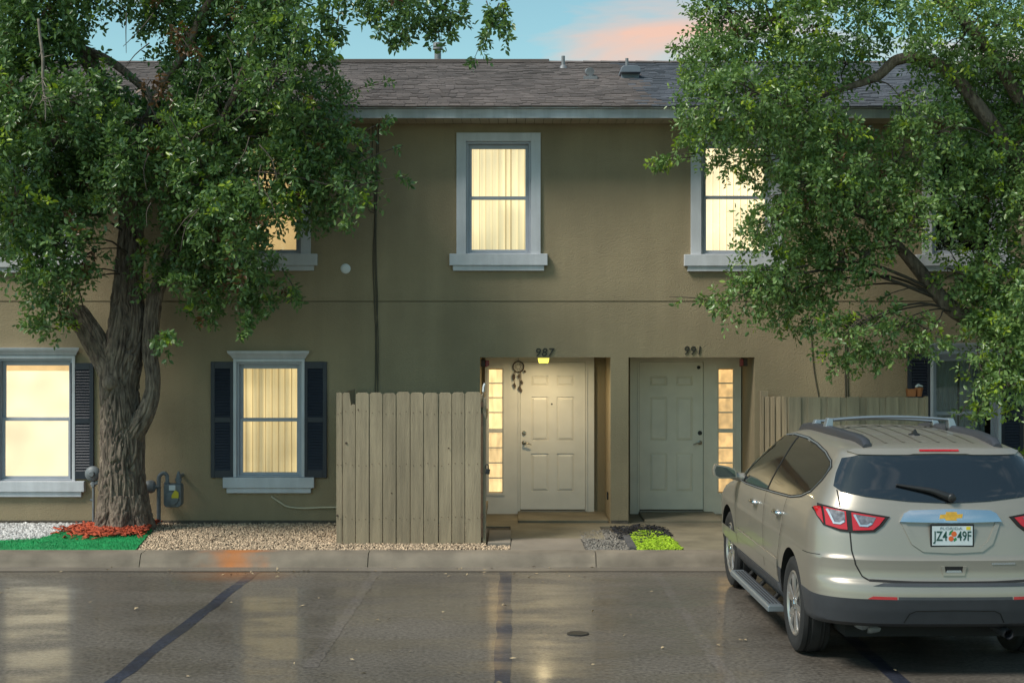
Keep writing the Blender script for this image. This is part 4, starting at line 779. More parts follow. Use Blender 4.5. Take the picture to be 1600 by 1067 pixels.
# ------------------------------------------------------------------ trees
def leaves(name, sprigs, parent, mats, lsize=0.052, per=13):
    """sprigs: rows of x,y,z, dx,dy,dz, length, material index"""
    S = np.array(sprigs, float); n = len(S)
    D = S[:, 3:6]/np.linalg.norm(S[:, 3:6], axis=1)[:, None]
    k = np.tile(np.arange(per), n); ii = np.repeat(np.arange(n), per); t = (k+NR.uniform(0, 0.8, n*per))/per
    d = D[ii]; L = S[ii, 6]
    a = np.cross(d, np.array([0.2, 0.1, 1.0])); a /= np.linalg.norm(a, axis=1)[:, None]+1e-6; b = np.cross(d, a)
    ang = k*2.4+NR.uniform(-.5, .5, n*per)+np.repeat(NR.uniform(0, 6.28, n), per)
    perp = a*np.cos(ang)[:, None]+b*np.sin(ang)[:, None]
    bend = np.zeros_like(d); bend[:, 2] = -0.25*(t**2)*L
    P = S[ii, :3]+d*(t*L)[:, None]+bend+perp*(NR.uniform(0.0, 0.05, n*per)*L*2)[:, None]
    ax = d*0.55+perp*0.9+NR.normal(0, .25, d.shape); ax[:, 2] -= 0.12; ax /= np.linalg.norm(ax, axis=1)[:, None]
    nr = np.cross(ax, NR.normal(0, 1, d.shape)); nr[:, 2] = np.abs(nr[:, 2])+0.35
    nr -= ax*np.sum(nr*ax, 1)[:, None]; nr /= np.linalg.norm(nr, axis=1)[:, None]; sd = np.cross(nr, ax)
    sz = lsize*NR.uniform(0.65, 1.3, n*per); wd = sz*NR.uniform(0.42, 0.56, n*per)*0.5
    def pt(u, v, w_): return P+ax*(sz*u)[:, None]+sd*(wd*v)[:, None]+nr*(wd*w_)[:, None]
    V = np.stack([pt(0,0,0), pt(.38,1,.35), pt(.75,.7,.22), pt(1,0,-.12), pt(.75,-.7,.22), pt(.38,-1,.35)], 1)
    base = np.arange(n*per)*6
    Fq = np.concatenate([base[:, None]+np.array([[0,3,2,1]]), base[:, None]+np.array([[0,5,4,3]])])
    mi = np.concatenate([S[ii, 7], S[ii, 7]])
    c = V.reshape(-1, 3).mean(0); me = np_mesh(name, V.reshape(-1, 3)-c, Fq, mats, mi); return mesh_obj(name, me, Vector(c), parent)
def make_crown(blobs, spr_list, trunk_pts, twigs, dens, ylim, young=0.07, brown=0.01, zl=5.45, per=13):
    out_ = []
    for bi, (px, py, r, Y) in enumerate(blobs):
        s = F/Y; R = r/s; c = Vector(at(px, py, Y))
        n = max(5, int(dens*r*r/100)); yb = RNG.random() < young*2
        for _ in range(n):
            while True:
                v = Vector((RNG.uniform(-1,1), RNG.uniform(-1,1), RNG.uniform(-1,1)))
                if 0.15 < v.length < 1: break
            v = v*(v.length**-0.35)
            if v.length > 1: v.normalize()
            p = c+Vector((v.x*R, v.y*R*0.9, v.z*R*0.92))
            if p.z < zl+0.2 and p.y > ylim: p.y = ylim-RNG.uniform(0, .5)
            d = v*0.75+Vector((RNG.gauss(0,.45), RNG.gauss(0,.45)-.1, RNG.gauss(0,.45)+.12))
            if v.z < -.3: d.z -= .35
            u = RNG.random(); top = v.z+RNG.gauss(0, .3)
            mi = 1 if (u < (young*(2.6 if (yb and top > .2) else .5))) else (2 if RNG.random() < brown else 0)
            out_.append((*p, *d, RNG.uniform(.14, .30) if r > 22 else RNG.uniform(.09, .16), mi))
        # a bough from the nearest limb to the clump, and twigs in it
        near = min(trunk_pts, key=lambda q: (q-c).length+max(0, q.z-c.z)*1.2)
        Lg = (c-near).length
        if r >= 24 and Lg > .15 and RNG.random() < .75:
            m1 = near.lerp(c, .35)+Vector((RNG.uniform(-.1,.1)*Lg, RNG.uniform(-.1,.1)*Lg, .13*Lg)); m2 = near.lerp(c, .7)+Vector((RNG.uniform(-.1,.1)*Lg, RNG.uniform(-.1,.1)*Lg, .10*Lg))
            w0 = min(.030, .007+.006*Lg); twigs.tube([near, m1, m2, c], [w0, w0*.75, w0*.5, w0*.3], 6, sub=4)
            for _ in range(int(3+r/14)):
                v = Vector((RNG.gauss(0,1), RNG.gauss(0,1), RNG.gauss(0,1))).normalized(); e = c+v*R*.95
                if e.z < zl+.2 and e.y > ylim: e.y = ylim
                st_ = m2.lerp(c, RNG.random()); mdl = st_.lerp(e, .5)+Vector((RNG.uniform(-.08,.08), RNG.uniform(-.08,.08), RNG.uniform(-.02,.1))); twigs.tube([st_, mdl, e], [.011,.007,.003], 5, sub=3)
    for (pa, pb, Y, n) in spr_list:      # free hanging or reaching sprays
        A = Vector(at(*pa, Y)); B = Vector(at(*pb, Y-.15)); twigs.tube([A, A.lerp(B,.5)+Vector((0,0,.02)), B], [.008,.006,.003], 5, sub=3)
        for i in range(n):
            t_ = RNG.random()**.8; p = A.lerp(B, t_)+Vector((RNG.gauss(0,.03), RNG.gauss(0,.05), RNG.gauss(0,.03))); d = (B-A).normalized()+Vector((RNG.gauss(0,.6), RNG.gauss(0,.6), RNG.gauss(0,.5)))
            out_.append((*p, *d, RNG.uniform(.08,.17), 1 if RNG.random() < young else 0))
    return out_
def bark_obj(name, paths, parent, ridges=True, seed=0):
    mb = MB()
    for P, R, n in paths: mb.tube(P, R, n, sub=7, rough=0.10, seed=seed)
    V = mb.v
    return mb.build(name, M['bark'], parent, smooth=True)
def limb(L, Y, jit=0.0): return ([Vector(at(p[0], p[1], Y+(p[3] if len(p) > 3 else 0))) for p in L], [p[2]*Y/F for p in L])

# left oak
LY = 17.72
T1 = [(192,846,50),(193,833,44),(194,815,40),(192,780,36),(191,730,33),(191,690,33),(190,655,31),(187,610,29),(189,575,31),(194,540,29),(200,500,28),(199,470,24),(201,430,21),(204,390,20),(205,350,18),(205,300,16,-.05),(196,240,14,-.1),(176,180,12,-.15),(146,110,11,-.2),(120,70,10,-.25),(104,10,9,-.3),(90,-70,7,-.35)]
T2 = [(205,680,18,-.06),(217,662,16,-.1),(230,640,13,-.12),(238,612,11.5,-.12),(239,585,10.5,-.12),(235,555,11,-.1),(236,520,12,-.1),(238,490,12.5,-.1),(243,460,11.5,-.12),(254,430,10,-.16),(266,398,9,-.2),(285,345,8,-.35),(305,290,7,-.5),(330,230,6,-.7),(365,150,5,-.9),(400,60,4,-1.1),(430,-30,3,-1.3)]
T3 = [(178,585,22),(164,560,21),(148,532,19,-.05),(134,510,18,-.08),(122,494,18,-.1),(117,488,17,-.1)]
T4 = [(240,560,6,-.12),(246,545,5,-.15),(254,532,3,-.18),(262,525,2,-.2)]
T5 = [(200,330,10,-.1),(215,230,8,-.3),(245,150,7,-.5),(290,80,6,-.7),(330,0,5,-.9),(420,-60,4,-1.2),(560,-70,3.5,-1.6),(700,-60,3,-1.9),(790,-40,2,-2)]
T6 = [(122,75,8,-.25),(170,95,7,-.3),(215,130,6,-.35),(250,165,5,-.4)]
T7 = [(196,250,9,-.1),(150,220,7,-.4),(100,215,6,-.7),(40,240,5,-.9),(-20,230,4,-1)]
lt = empty('oak_tree', at(193, 838, LY)); tag(lt, 'large oak with dark ridged trunk standing in the red mulch', 'tree')
paths = [(*limb(T, LY), n) for T, n in ((T1,28),(T2,16),(T3,18),(T4,8),(T5,10),(T6,8),(T7,8))]
mb = MB()
for P, R, n in paths: mb.tube(P, R, n*8 if n >= 16 else n, sub=24 if n >= 16 else 8, rough=0.08, seed=3, fis=.045 if n == 28 else (.026 if n >= 16 else .006))
for k in range(7):       # root flare
    a = k*0.9+.3; x0 = TX+.19*math.cos(a); y0 = LY+.19*math.sin(a); mb.tube([(TX+.16*math.cos(a),LY+.16*math.sin(a),.55),(x0+.05*math.cos(a),y0+.05*math.sin(a),.28),(TX+.35*math.cos(a),LY+.35*math.sin(a),.11)], [.15,.12,.06], 70, sub=16, rough=.10, seed=k, fis=.035)
c_ = Vector(at(168, 598, LY-.27)); mb.tube([c_+Vector((.05,.22,0)), c_+Vector((.02,.06,0)), c_+Vector((-.0,0,0)), c_+Vector((-.01,-.035,0))], [.13,.10,.085,.03], 16, sub=3, rough=.06)
trunk = mb.build('trunk', M['bark'], lt, smooth=True)
c_ = Vector(at(117, 488, LY-.1)); d_ = (Vector(at(113,482,LY-.1))-c_).normalized(); MB().tube([c_-d_*.01, c_+d_*.035], [.128,.118], 16).build('cut_stub', M['cutwood'], lt)
tp = []
for P, R, n in paths:
    if n == 18: continue
    for i in range(1, len(P)):
        for t_ in (0, .5): tp.append(P[i-1].lerp(P[i], t_))
tp = [p for p in tp if p.z > 3.2]
LB = [(20,40,75),(80,20,60),(40,110,70),(300,45,75),(380,40,70),(330,110,60),(235,15,35),(430,40,45),(440,120,55),(60,180,65),(130,165,55),(150,225,50),(340,170,70),(410,190,65),(250,195,50),(300,225,55),(475,170,38),(500,205,40),(515,150,28),(480,240,55),(540,235,34),(565,262,22),(50,250,65),(115,260,60),(30,310,38),(150,282,34),(262,262,36),(310,290,60),(380,270,60),(440,270,50),(515,285,38),(550,300,24),(90,320,60),(50,345,45),(140,325,20),(310,345,50),(360,340,48),(400,320,38),(470,315,36),(495,335,20),(85,385,50),(130,400,26),(45,400,25),(60,440,32),(100,440,25),(70,485,26),(58,512,17),(92,515,16),(300,400,42),(345,400,50),(385,395,36),(243,425,26),(228,398,18),(172,305,24),(190,240,36),(200,180,34),(95,72,30),(165,118,26),(330,450,34),(375,455,32),(405,430,26),(420,465,18),(450,462,12),(390,490,17),(378,510,9),(320,485,20),(260,540,14),(248,525,10),(280,450,18),(-30,120,80),(-40,260,60),(-30,380,50),(60,-50,80),(180,-60,70),(300,-50,80),(420,-40,60),(-60,-20,80)]
LB2 = [(432,12,30),(415,40,25),(480,15,24),(520,15,20),(585,8,18),(660,8,34),(690,20,24),(640,30,16),(620,18,16),(710,12,18),(600,60,10),(550,-20,25),(640,-30,40),(780,8,16)]
def ydep(b, base, spread): return base+RNG.uniform(-spread, spread)
lb = [(x, y, r, ydep(0, 16.9, .75)) for x, y, r in LB]+[(x, y, r, 16.0+RNG.uniform(-.3,.3)) for x, y, r in LB2]+[(205,262,34,16.6),(190,215,34,16.5),(216,308,24,16.8),(165,250,30,16.5)]
tw = MB()
spr = [((470,30),(448,95),16.0,8),((520,10),(515,88),16.0,14),((505,40),(498,72),16.0,7),((530,20),(525,60),16.0,8),((590,15),(612,72),16.0,8),((660,30),(668,62),16.0,9),((630,45),(625,70),16.0,6),((705,30),(703,60),16.0,7),((780,5),(742,90),16.0,16),((785,5),(792,58),16.0,8),((760,2),(770,40),16.0,8),((560,5),(575,28),16.0,6),
       ((450,95),(520,88),16.6,10),((475,120),(525,92),16.6,8),((530,150),(600,130),16.5,4),((555,215),(600,192),16.5,6),((560,255),(630,228),16.6,3),((560,290),(632,278),16.6,3),((560,320),(545,345),16.6,6),((440,420),(470,470),16.8,8),((395,480),(383,525),16.8,7),((90,515),(45,508),16.9,6),((130,480),(115,420),17.4,2),((128,488),(80,440),17.4,2)]
SP = make_crown(lb, spr, tp, tw, 4.1, 18.05, young=.05, brown=.02)
for px, py in [(275,48),(284,60),(292,72),(246,130),(258,140),(236,118)]:
    for _ in range(2): SP.append((*at(px+RNG.gauss(0,6), py+RNG.gauss(0,6), 15.9), RNG.gauss(0,1), RNG.gauss(0,1), -.8, .16, 2))
for _ in range(26):
    a = Vector(at(RNG.uniform(120,420), RNG.uniform(20,330), RNG.uniform(15.9,16.4))); b = a+Vector((RNG.uniform(-.35,.35), RNG.uniform(-.2,.1), -RNG.uniform(.15,.5))); tw.tube([a, a.lerp(b,.5)+Vector((RNG.uniform(-.06,.06),0,.03)), b], [.008,.006,.003], 5, sub=3)
tw.build('bough', M['boughbark'], lt, smooth=True)['kind'] = 'stuff'
leaves('crown', SP, lt, [M['leaf'], M['leafyoung'], M['leafbrown']], 0.070)
# dead vine hanging in the crown
V = MB(); Y0 = 15.6
V.tube([at(60,30,Y0),at(63,60,Y0),at(67,90,Y0),at(67,130,Y0),at(71,160,Y0),at(71,190,Y0)], [.014,.016,.018,.014,.010,.004], 6, sub=4)
for k in range(14): y = RNG.uniform(60,165); s_ = RNG.choice((-1,1)); g = RNG.uniform(.4,1.5); V.tube([at(66,y,Y0),at(66+s_*7*g,y+RNG.uniform(-6,14),Y0-.1*RNG.random()),at(66+s_*RNG.uniform(9,22)*g,y+RNG.uniform(-6,26)*g,Y0-.1)], [.006,.004,.002], 5)
V.build('dead_branch', M['cutwood'], lt, smooth=True)

# right oak, its trunk just outside the frame
QY = 17.0
R1 = [(1700,880,60),(1700,850,46),(1698,800,40),(1695,720,37),(1690,640,36),(1684,560,36),(1675,490,34),(1660,400,28),(1650,300,24),(1640,200,20),(1630,80,15),(1625,-60,10)]
R2 = [(1685,570,22),(1640,545,18,-.1),(1590,525,16,-.15),(1540,508,14,-.15),(1500,490,13,-.15),(1475,470,12,-.15),(1450,440,11,-.15),(1430,415,10,-.15),(1408,390,8,-.2),(1370,350,6,-.4),(1320,300,5,-.5)]
R3 = [(1655,360,16),(1600,270,13,-.3),(1545,190,11,-.5),(1490,120,10,-.6),(1440,92,9,-.6),(1400,95,8,-.6),(1370,120,7,-.6),(1330,135,5,-.6),(1280,150,4,-.7),(1200,170,3,-.8)]
R4 = [(1645,250,13),(1590,150,10,-.4),(1530,60,8,-.7),(1450,-10,6,-.8),(1350,-30,5,-.8),(1250,10,4,-.8),(1160,60,3,-.8)]
R5 = [(1480,474,7,-.15),(1500,440,5,-.1),(1525,410,4,-.1),(1560,390,3,-.1)]
rt = empty('oak_tree', at(1700, 862, QY)); tag(rt, 'leafy lighter green oak reaching in from the right behind the car', 'tree')
paths = [(*limb(T, QY), n) for T, n in ((R1,24),(R2,14),(R3,12),(R4,10),(R5,8))]
mb = MB()
for P, R, n in paths: mb.tube(P, R, n, sub=7, rough=0.11, seed=8)
mb.build('trunk', M['bark'], rt, smooth=True)
tp = []
for P, R, n in paths:
    for i in range(1, len(P)):
        for t_ in (0, .5): tp.append(P[i-1].lerp(P[i], t_))
tp = [p for p in tp if p.z > 2.6]
RB = [(1130,20,50),(1110,60,40),(1120,105,42),(1180,30,55),(1190,90,55),(1260,40,50),(1250,110,50),(1310,40,55),(1320,100,45),(1385,30,40),(1445,30,45),(1500,60,60),(1560,40,60),(1600,100,60),(1105,160,40),(1160,160,55),(1220,170,55),(1280,165,42),(1420,170,26),(1470,120,45),(1530,130,60),(1590,180,60),(1085,200,26),(1120,215,28),(1150,245,26),(1175,262,22),(1130,262,16),(1185,215,35),(1240,230,55),(1300,220,38),(1300,280,55),(1260,290,50),(1360,265,48),(1410,245,40),(1460,210,40),(1480,245,30),(1530,210,55),(1590,260,60),(1540,265,35),(1225,310,30),(1200,345,30),(1170,362,18),(1240,360,50),(1300,350,55),(1365,325,50),(1420,300,42),(1440,345,32),(1390,370,34),(1530,325,40),(1580,330,45),(1540,360,30),(1200,410,42),(1165,375,16),(1250,420,50),(1305,410,45),(1350,400,26),(1170,450,30),(1145,470,26),(1115,480,14),(1210,465,36),(1265,470,30),(1225,500,22),(1280,495,22),(1310,530,32),(1350,520,34),(1400,520,34),(1330,555,22),(1312,572,14),(1375,550,18),(1440,520,24),(1470,540,16),(1550,440,40),(1590,420,40),(1570,490,45),(1530,470,28),(1555,545,40),(1595,560,45),(1535,580,26),(1575,605,24),(1590,640,18),(1555,618,12),(1540,640,10),(1600,500,40),(1660,120,70),(1670,300,70),(1680,460,60),(1130,-50,50),(1240,-50,60),(1360,-50,60),(1480,-50,70),(1600,-40,70),(1700,0,80),(1720,220,80),(1730,400,60)]
rb = [(x, y, r, ydep(0, 16.55, .7) if y > 180 else ydep(0, 16.4, .8)) for x, y, r in RB]+[(1560,470,45,16.3),(1500,425,30,16.4),(1580,540,40,16.3),(1530,380,34,16.4),(1475,300,30,16.3),(1510,300,26,16.3)]
tw = MB()
spr = [((1090,245),(1020,257),16.4,9),((1085,240),(1030,250),16.3,7),((1120,472),(1046,464),16.4,4),((1140,90),(1056,72),16.3,9),((1110,120),(1050,75),16.3,4),((1090,150),(1062,118),16.3,5),((1540,620),(1522,660),16.5,7),((1530,600),(1500,650),16.5,5),((1300,180),(1340,205),16.5,6),((1380,200),(1410,190),16.5,6),((1240,480),(1205,510),16.4,6),((1270,500),(1262,520),16.4,4),((1390,430),(1330,440),16.7,3),((1420,450),(1370,470),16.7,3),((1465,500),(1430,560),16.6,6),((1150,270),(1185,285),16.4,7),((1100,180),(1065,215),16.4,7),((1475,380),(1500,420),16.7,3)]
SP = make_crown(rb, spr, tp, tw, 3.7, 18.05, young=.09, brown=.006)
tw.build('bough', M['boughbark'], rt, smooth=True)['kind'] = 'stuff'
leaves('crown', SP, rt, [M['leaf2'], M['leafyoung'], M['leafbrown']], 0.062)
# low shrub at the right edge by the wall
bx, by_, bz = at(1610, 760, 17.9); sh = empty('shrub', (bx, by_, GZ)); tag(sh, 'small green shrub by the right window behind the car', 'shrub')
mb = MB(); S_ = []
for k in range(16):
    a = RNG.uniform(0, 6.28); e = Vector((bx+.32*math.cos(a)*RNG.random(), by_+.25*math.sin(a)*RNG.random()-.05, GZ+RNG.uniform(.4, .85))); mb.tube([(bx,by_,GZ), (bx+(e.x-bx)*.4, by_+(e.y-by_)*.4, GZ+e.z*.5), e], [.008,.006,.003], 5)
    for _ in range(7): S_.append((e.x+RNG.gauss(0,.08), e.y+RNG.gauss(0,.08), e.z+RNG.gauss(0,.09)-.05, RNG.gauss(0,1), RNG.gauss(0,1), RNG.gauss(.4,.6), .15, 1 if RNG.random() < .25 else 0))
mb.build('stem', M['twig'], sh, smooth=True); leaves('foliage', S_, sh, [M['leaf2'], M['leafyoung']], 0.07)

# ------------------------------------------------------------------ the parked car (x lateral, y forward, z up; origin between the axles)
CX, CY, CYAW = 3.222, 12.91, math.radians(0.8)
_c, _s = math.cos(CYAW), math.sin(CYAW)
def carxf(p): return (CX+p[0]*_c-p[1]*_s, CY+p[0]*_s+p[1]*_c, p[2])
M['paint'] = mat('champagne_paint', (0.305, 0.28, 0.24), 0.34, 0.02, 3, metal=0.45, coat=0.32)
M['clad'] = mat('dark_cladding', (0.040, 0.043, 0.050), 0.5, 0.08, 10, 0.05, 200)
M['tint'] = mat('tinted_glass', (0.010, 0.012, 0.015), 0.03, spec=0.8, coat=0.7)
M['chrome'] = mat('chrome', (0.72, 0.73, 0.75), 0.12, metal=1)
M['alloy'] = mat('alloy_wheel', (0.46, 0.44, 0.42), 0.28, 0.08, 9, metal=0.75)
M['tyre'] = mat('tyre_rubber', (0.016, 0.016, 0.017), 0.75, 0.15, 14)
M['seam'] = mat('panel_gap', (0.006, 0.006, 0.006), 0.8)
M['redlens'] = mat('red_lens', (0.42, 0.008, 0.012), 0.12, coat=0.7)
M['clearlens'] = mat('clear_lens', (0.22, 0.20, 0.21), 0.10, 0.5, 30, metal=0.5, coat=0.6)
M['silver'] = mat('silver_trim', (0.62, 0.63, 0.64), 0.2, metal=0.8)
M['gold'] = mat('gold_emblem', (0.66, 0.36, 0.04), 0.3, 0.15, 30, metal=0.4, coat=0.32)
M['rackm'] = mat('rack_silver', (0.27, 0.31, 0.345), 0.35, metal=0.6)
SLICE = [  # z, half width, rear y, front y, rear corner length, front corner length
 (.26,.84,-1.86,2.25,.35,.6),(.36,.93,-2.02,2.38,.40,.7),(.385,.955,-2.46,2.44,.48,.75),(.42,.968,-2.53,2.48,.50,.8),(.52,.982,-2.565,2.53,.52,.85),(.585,.988,-2.58,2.55,.52,.9),
 (.60,.988,-2.585,2.55,.52,.9),(.66,.990,-2.58,2.55,.52,.9),(.715,.992,-2.565,2.55,.52,.9),(.745,.993,-2.535,2.54,.50,.9),(.80,.994,-2.528,2.53,.50,.9),(.855,.996,-2.530,2.52,.5,.9),(.885,.997,-2.532,2.51,.5,.9),(.905,.993,-2.512,2.50,.5,.9),
 (.95,.990,-2.502,2.46,.5,.95),(1.00,.987,-2.492,2.35,.5,1.0),(1.05,.983,-2.482,2.15,.5,1.0),(1.10,.976,-2.470,1.75,.5,.85),(1.15,.966,-2.456,1.35,.5,.6),(1.20,.950,-2.440,1.22,.48,.5),
 (1.25,.930,-2.420,1.12,.46,.48),(1.30,.906,-2.396,1.03,.44,.46),(1.36,.874,-2.364,.92,.42,.45),(1.42,.842,-2.326,.81,.40,.44),(1.48,.808,-2.288,.69,.38,.43),(1.54,.774,-2.250,.56,.37,.42),(1.60,.738,-2.215,.42,.36,.41),
 (1.635,.712,-2.20,.34,.36,.42),(1.665,.682,-2.165,.25,.42,.45),(1.690,.640,-2.10,.15,.50,.5),(1.712,.586,-1.97,.05,.6,.55),(1.732,.52,-1.77,-.06,.7,.6),(1.748,.44,-1.53,-.18,.7,.55),(1.760,.34,-1.27,-.32,.6,.45),(1.768,.23,-1.02,-.46,.35,.3),(1.772,.10,-.84,-.60,.12,.1)]
def outline(w_, yr, yf, cr, cf, n=26):
    L = []
    ex = 2/3.1
    for i in range(n+1):
        u = i/n*math.pi/2; L.append((w_*math.sin(u)**ex, yr+cr*(1-max(0,math.cos(u))**ex)))
    y0, y1 = yr+cr, yf-cf
    for i in range(1, 22): L.append((w_, y0+(y1-y0)*i/22))
    for i in range(n+1):
        u = i/n*math.pi/2; L.append((w_*math.cos(u)**ex, yf-cf*(1-math.sin(u)**ex)))
    full = L + [(-x, y) for x, y in reversed(L[1:-1])]
    return full
def stack(sl):
    # interpolate slices finely with a smooth curve so that the surface carries no bands
    A = np.array(sl); Z = A[:, 0]; fine = []
    for i in range(len(sl)-1):
        k = max(1, int(round((Z[i+1]-Z[i])/.02)))
        for j in range(k): fine.append(A[i]+(A[i+1]-A[i])*j/k)
    fine.append(A[-1]); mb = MB(); vs = []
    for q in fine: vs += [(x, y, q[0]) for x, y in outline(*q[1:])]
    n = len(vs)//len(fine); fs = []
    for i in range(len(fine)-1): fs += [(i*n+j, i*n+(j+1)%n, (i+1)*n+(j+1)%n, (i+1)*n+j) for j in range(n)]
    fs.append(tuple(range(n-1,-1,-1))); fs.append(tuple((len(fine)-1)*n+j for j in range(n)))
    return vs, fs
fullv, fullf = stack(SLICE); BV = BVHTree.FromPolygons([Vector(v) for v in fullv], fullf)
car = empty('parked_car', carxf((0, 0, 0))); tag(car, 'champagne coloured sport utility car parked nose in, seen from behind', 'car')
AX = 1.51
def carbody(name, sl, m):
    v, f = stack(sl); mb = MB(); mb.add(v, f)
    me, c_ = mb.mesh(name, [m, M['seam']], True, center=(0,0,0)); o = bpy.data.objects.new(name, me); COL.objects.link(o)
    cut = MB()
    for y in (-AX, AX):
        for s_ in (-1, 1): cut.lathe([(.435, -.26), (.435, .26)], (s_*.86, y, .40), 'x', 40)
    cme, _ = cut.mesh('c', [M['paint'], M['seam']], True, center=(0,0,0)); cme.polygons.foreach_set('material_index', [1]*len(cme.polygons)); co = bpy.data.objects.new('c', cme); COL.objects.link(co)
    bo = o.modifiers.new('b', 'BOOLEAN'); bo.object = co; bo.operation = 'DIFFERENCE'; bo.solver = 'EXACT'
    dg = bpy.context.evaluated_depsgraph_get(); dg.update(); r = bpy.data.meshes.new_from_object(o.evaluated_get(dg))
    bpy.data.objects.remove(o); bpy.data.objects.remove(co)
    V = np.array([carxf(x.co) for x in r.vertices]); c = (V.min(0)+V.max(0))/2; r.vertices.foreach_set('co', (V-c).astype(np.float32).ravel())
    r.name = name; r.polygons.foreach_set('use_smooth', [True]*len(r.polygons)); r.set_sharp_from_angle(angle=math.radians(38)); r.update()
    return mesh_obj(name, r, Vector(c), car)
up_ = [s_ for s_ in SLICE if s_[0] >= .60]; low = [s_ for s_ in SLICE if s_[0] <= .586]
low = [(z, w_+.004, yr-.004, yf+.004, a, b) for z, w_, yr, yf, a, b in low]
body = carbody('body', up_, M['paint'])
clad = carbody('lower_cladding', low+[(.606, .992, -2.589, 2.554, .52, .9)], M['clad'])
# a painted band between the doors' lower edge and the cladding along the sides
def ray(axis, a, b, off):
    if axis == 'side': o, d = Vector((-3, a, b)), Vector((1, 0, 0))
    elif axis == 'rear': o, d = Vector((a, -5, b)), Vector((0, 1, 0))
    elif axis == 'front': o, d = Vector((a, 6, b)), Vector((0, -1, 0))
    else: o, d = Vector((a, b, 5)), Vector((0, 0, -1))
    h, nrm, _, _ = BV.ray_cast(o, d)
    if h is None: h, nrm, _, _ = BV.find_nearest(o+d*2.5)
    if nrm.dot(d) > 0: nrm = -nrm
    return h+nrm*off
def smoothpoly(P, it=2):
    for _ in range(it):
        Q = []
        for i in range(len(P)):
            a, b = P[i], P[(i+1) % len(P)]; Q += [(a[0]*.75+b[0]*.25, a[1]*.75+b[1]*.25), (a[0]*.25+b[0]*.75, a[1]*.25+b[1]*.75)]
        P = Q
    return P
def panel(name, P, axis, m, parent=None, off=.004, thick=0.0, step=.05, mirror=False, smooth_it=0):
    if smooth_it: P = smoothpoly(P, smooth_it)
    B = []
    for i in range(len(P)):
        a, b = P[i], P[(i+1) % len(P)]; k = max(1, int(math.hypot(b[0]-a[0], b[1]-a[1])/step))
        B += [(a[0]+(b[0]-a[0])*j/k, a[1]+(b[1]-a[1])*j/k) for j in range(k)]
    xs = [p[0] for p in P]; ys = [p[1] for p in P]; I = []
    y = min(ys)+step/2
    while y < max(ys):
        x = min(xs)+step/2
        while x < max(xs):
            if inpoly(x, y, P) and min(math.hypot(x-q[0], y-q[1]) for q in B) > step*.45: I.append((x, y))
            x += step
        y += step
    nB = len(B); co = [Vector(p) for p in B+I]
    vv, _, ff, *_ = delaunay_2d_cdt(co, [(i, (i+1) % nB) for i in range(nB)], [list(range(nB))], 1, 1e-6)
    pts = [ray(axis, p.x, p.y, off) for p in vv]; mb = MB()
    flip = axis in ('side', 'front')
    F_ = [tuple(f) for f in ff]
    mb.add(pts, F_)
    if thick:
        n0 = len(pts); bb = [ray(axis, p[0], p[1], off-thick) for p in B]; bt = [ray(axis, p[0], p[1], off) for p in B]; n = len(B)
        mb.add(bt+bb, [(i, (i+1) % n, (i+1) % n+n, i+n) for i in range(n)])
    if mirror: mb.v = [(-x, y, z) for x, y, z in mb.v]
    # face outwards
    me, c = mb.mesh(name, m, True, None, carxf); bm = bmesh.new(); bm.from_mesh(me); bmesh.ops.remove_doubles(bm, verts=bm.verts, dist=1e-5)
    tgt = Vector(carxf((0, -.3, .9)))-Vector(c)
    for f in bm.faces:
        if f.normal.dot(f.calc_center_median()-tgt) < 0: f.normal_flip()
    bm.to_mesh(me); bm.free(); me.set_sharp_from_angle(angle=math.radians(50))
    return mesh_obj(name, me, Vector(c), parent or car)
def ribbon(mb, L, axis, wd, off=.002, mirror=False, step=.03):
    P = []
    for a, b in zip(L, L[1:]):
        k = max(1, int(math.hypot(b[0]-a[0], b[1]-a[1])/step)); P += [(a[0]+(b[0]-a[0])*j/k, a[1]+(b[1]-a[1])*j/k) for j in range(k)]
    P.append(L[-1]); A = []; B = []
    for i, p in enumerate(P):
        q0, q1 = P[max(i-1, 0)], P[min(i+1, len(P)-1)]; dx, dy = q1[0]-q0[0], q1[1]-q0[1]; l = math.hypot(dx, dy); nx, ny = -dy/l*wd/2, dx/l*wd/2
        A.append(ray(axis, p[0]+nx, p[1]+ny, off)); B.append(ray(axis, p[0]-nx, p[1]-ny, off))
    V_ = A+B; n = len(A)
    if mirror: V_ = [(-v[0], v[1], v[2]) for v in V_]
    mb.add(V_, [(i, i+1, n+i+1, n+i) for i in range(n-1)]); return mb
def carpart(mb, name, m, parent=None, **kw): return mb.build(name, m, parent or car, xf=carxf, **kw)
# glass
DLO = [(1.00,1.15),(.82,1.27),(.60,1.42),(.38,1.545),(.12,1.625),(-.25,1.655),(-.75,1.655),(-1.2,1.636),(-1.62,1.602),(-1.92,1.555),(-1.99,1.52),(-1.96,1.44),(-1.82,1.335),(-1.6,1.275),(-1.3,1.235),(-.7,1.205),(0,1.175),(.6,1.155)]
def inset(P, d):
    cx_ = sum(p[0] for p in P)/len(P); cy_ = sum(p[1] for p in P)/len(P); Q = []
    n = len(P)
    area = sum(P[i][0]*P[(i+1)%n][1]-P[(i+1)%n][0]*P[i][1] for i in range(n)); sg = 1 if area > 0 else -1
    for i in range(n):
        a, b, c = P[i-1], P[i], P[(i+1)%n]; e1 = Vector((b[0]-a[0], b[1]-a[1])).normalized(); e2 = Vector((c[0]-b[0], c[1]-b[1])).normalized(); nn = Vector((-(e1.y+e2.y), e1.x+e2.x))*sg; nn.normalize(); Q.append((b[0]+nn.x*d, b[1]+nn.y*d))
    return Q
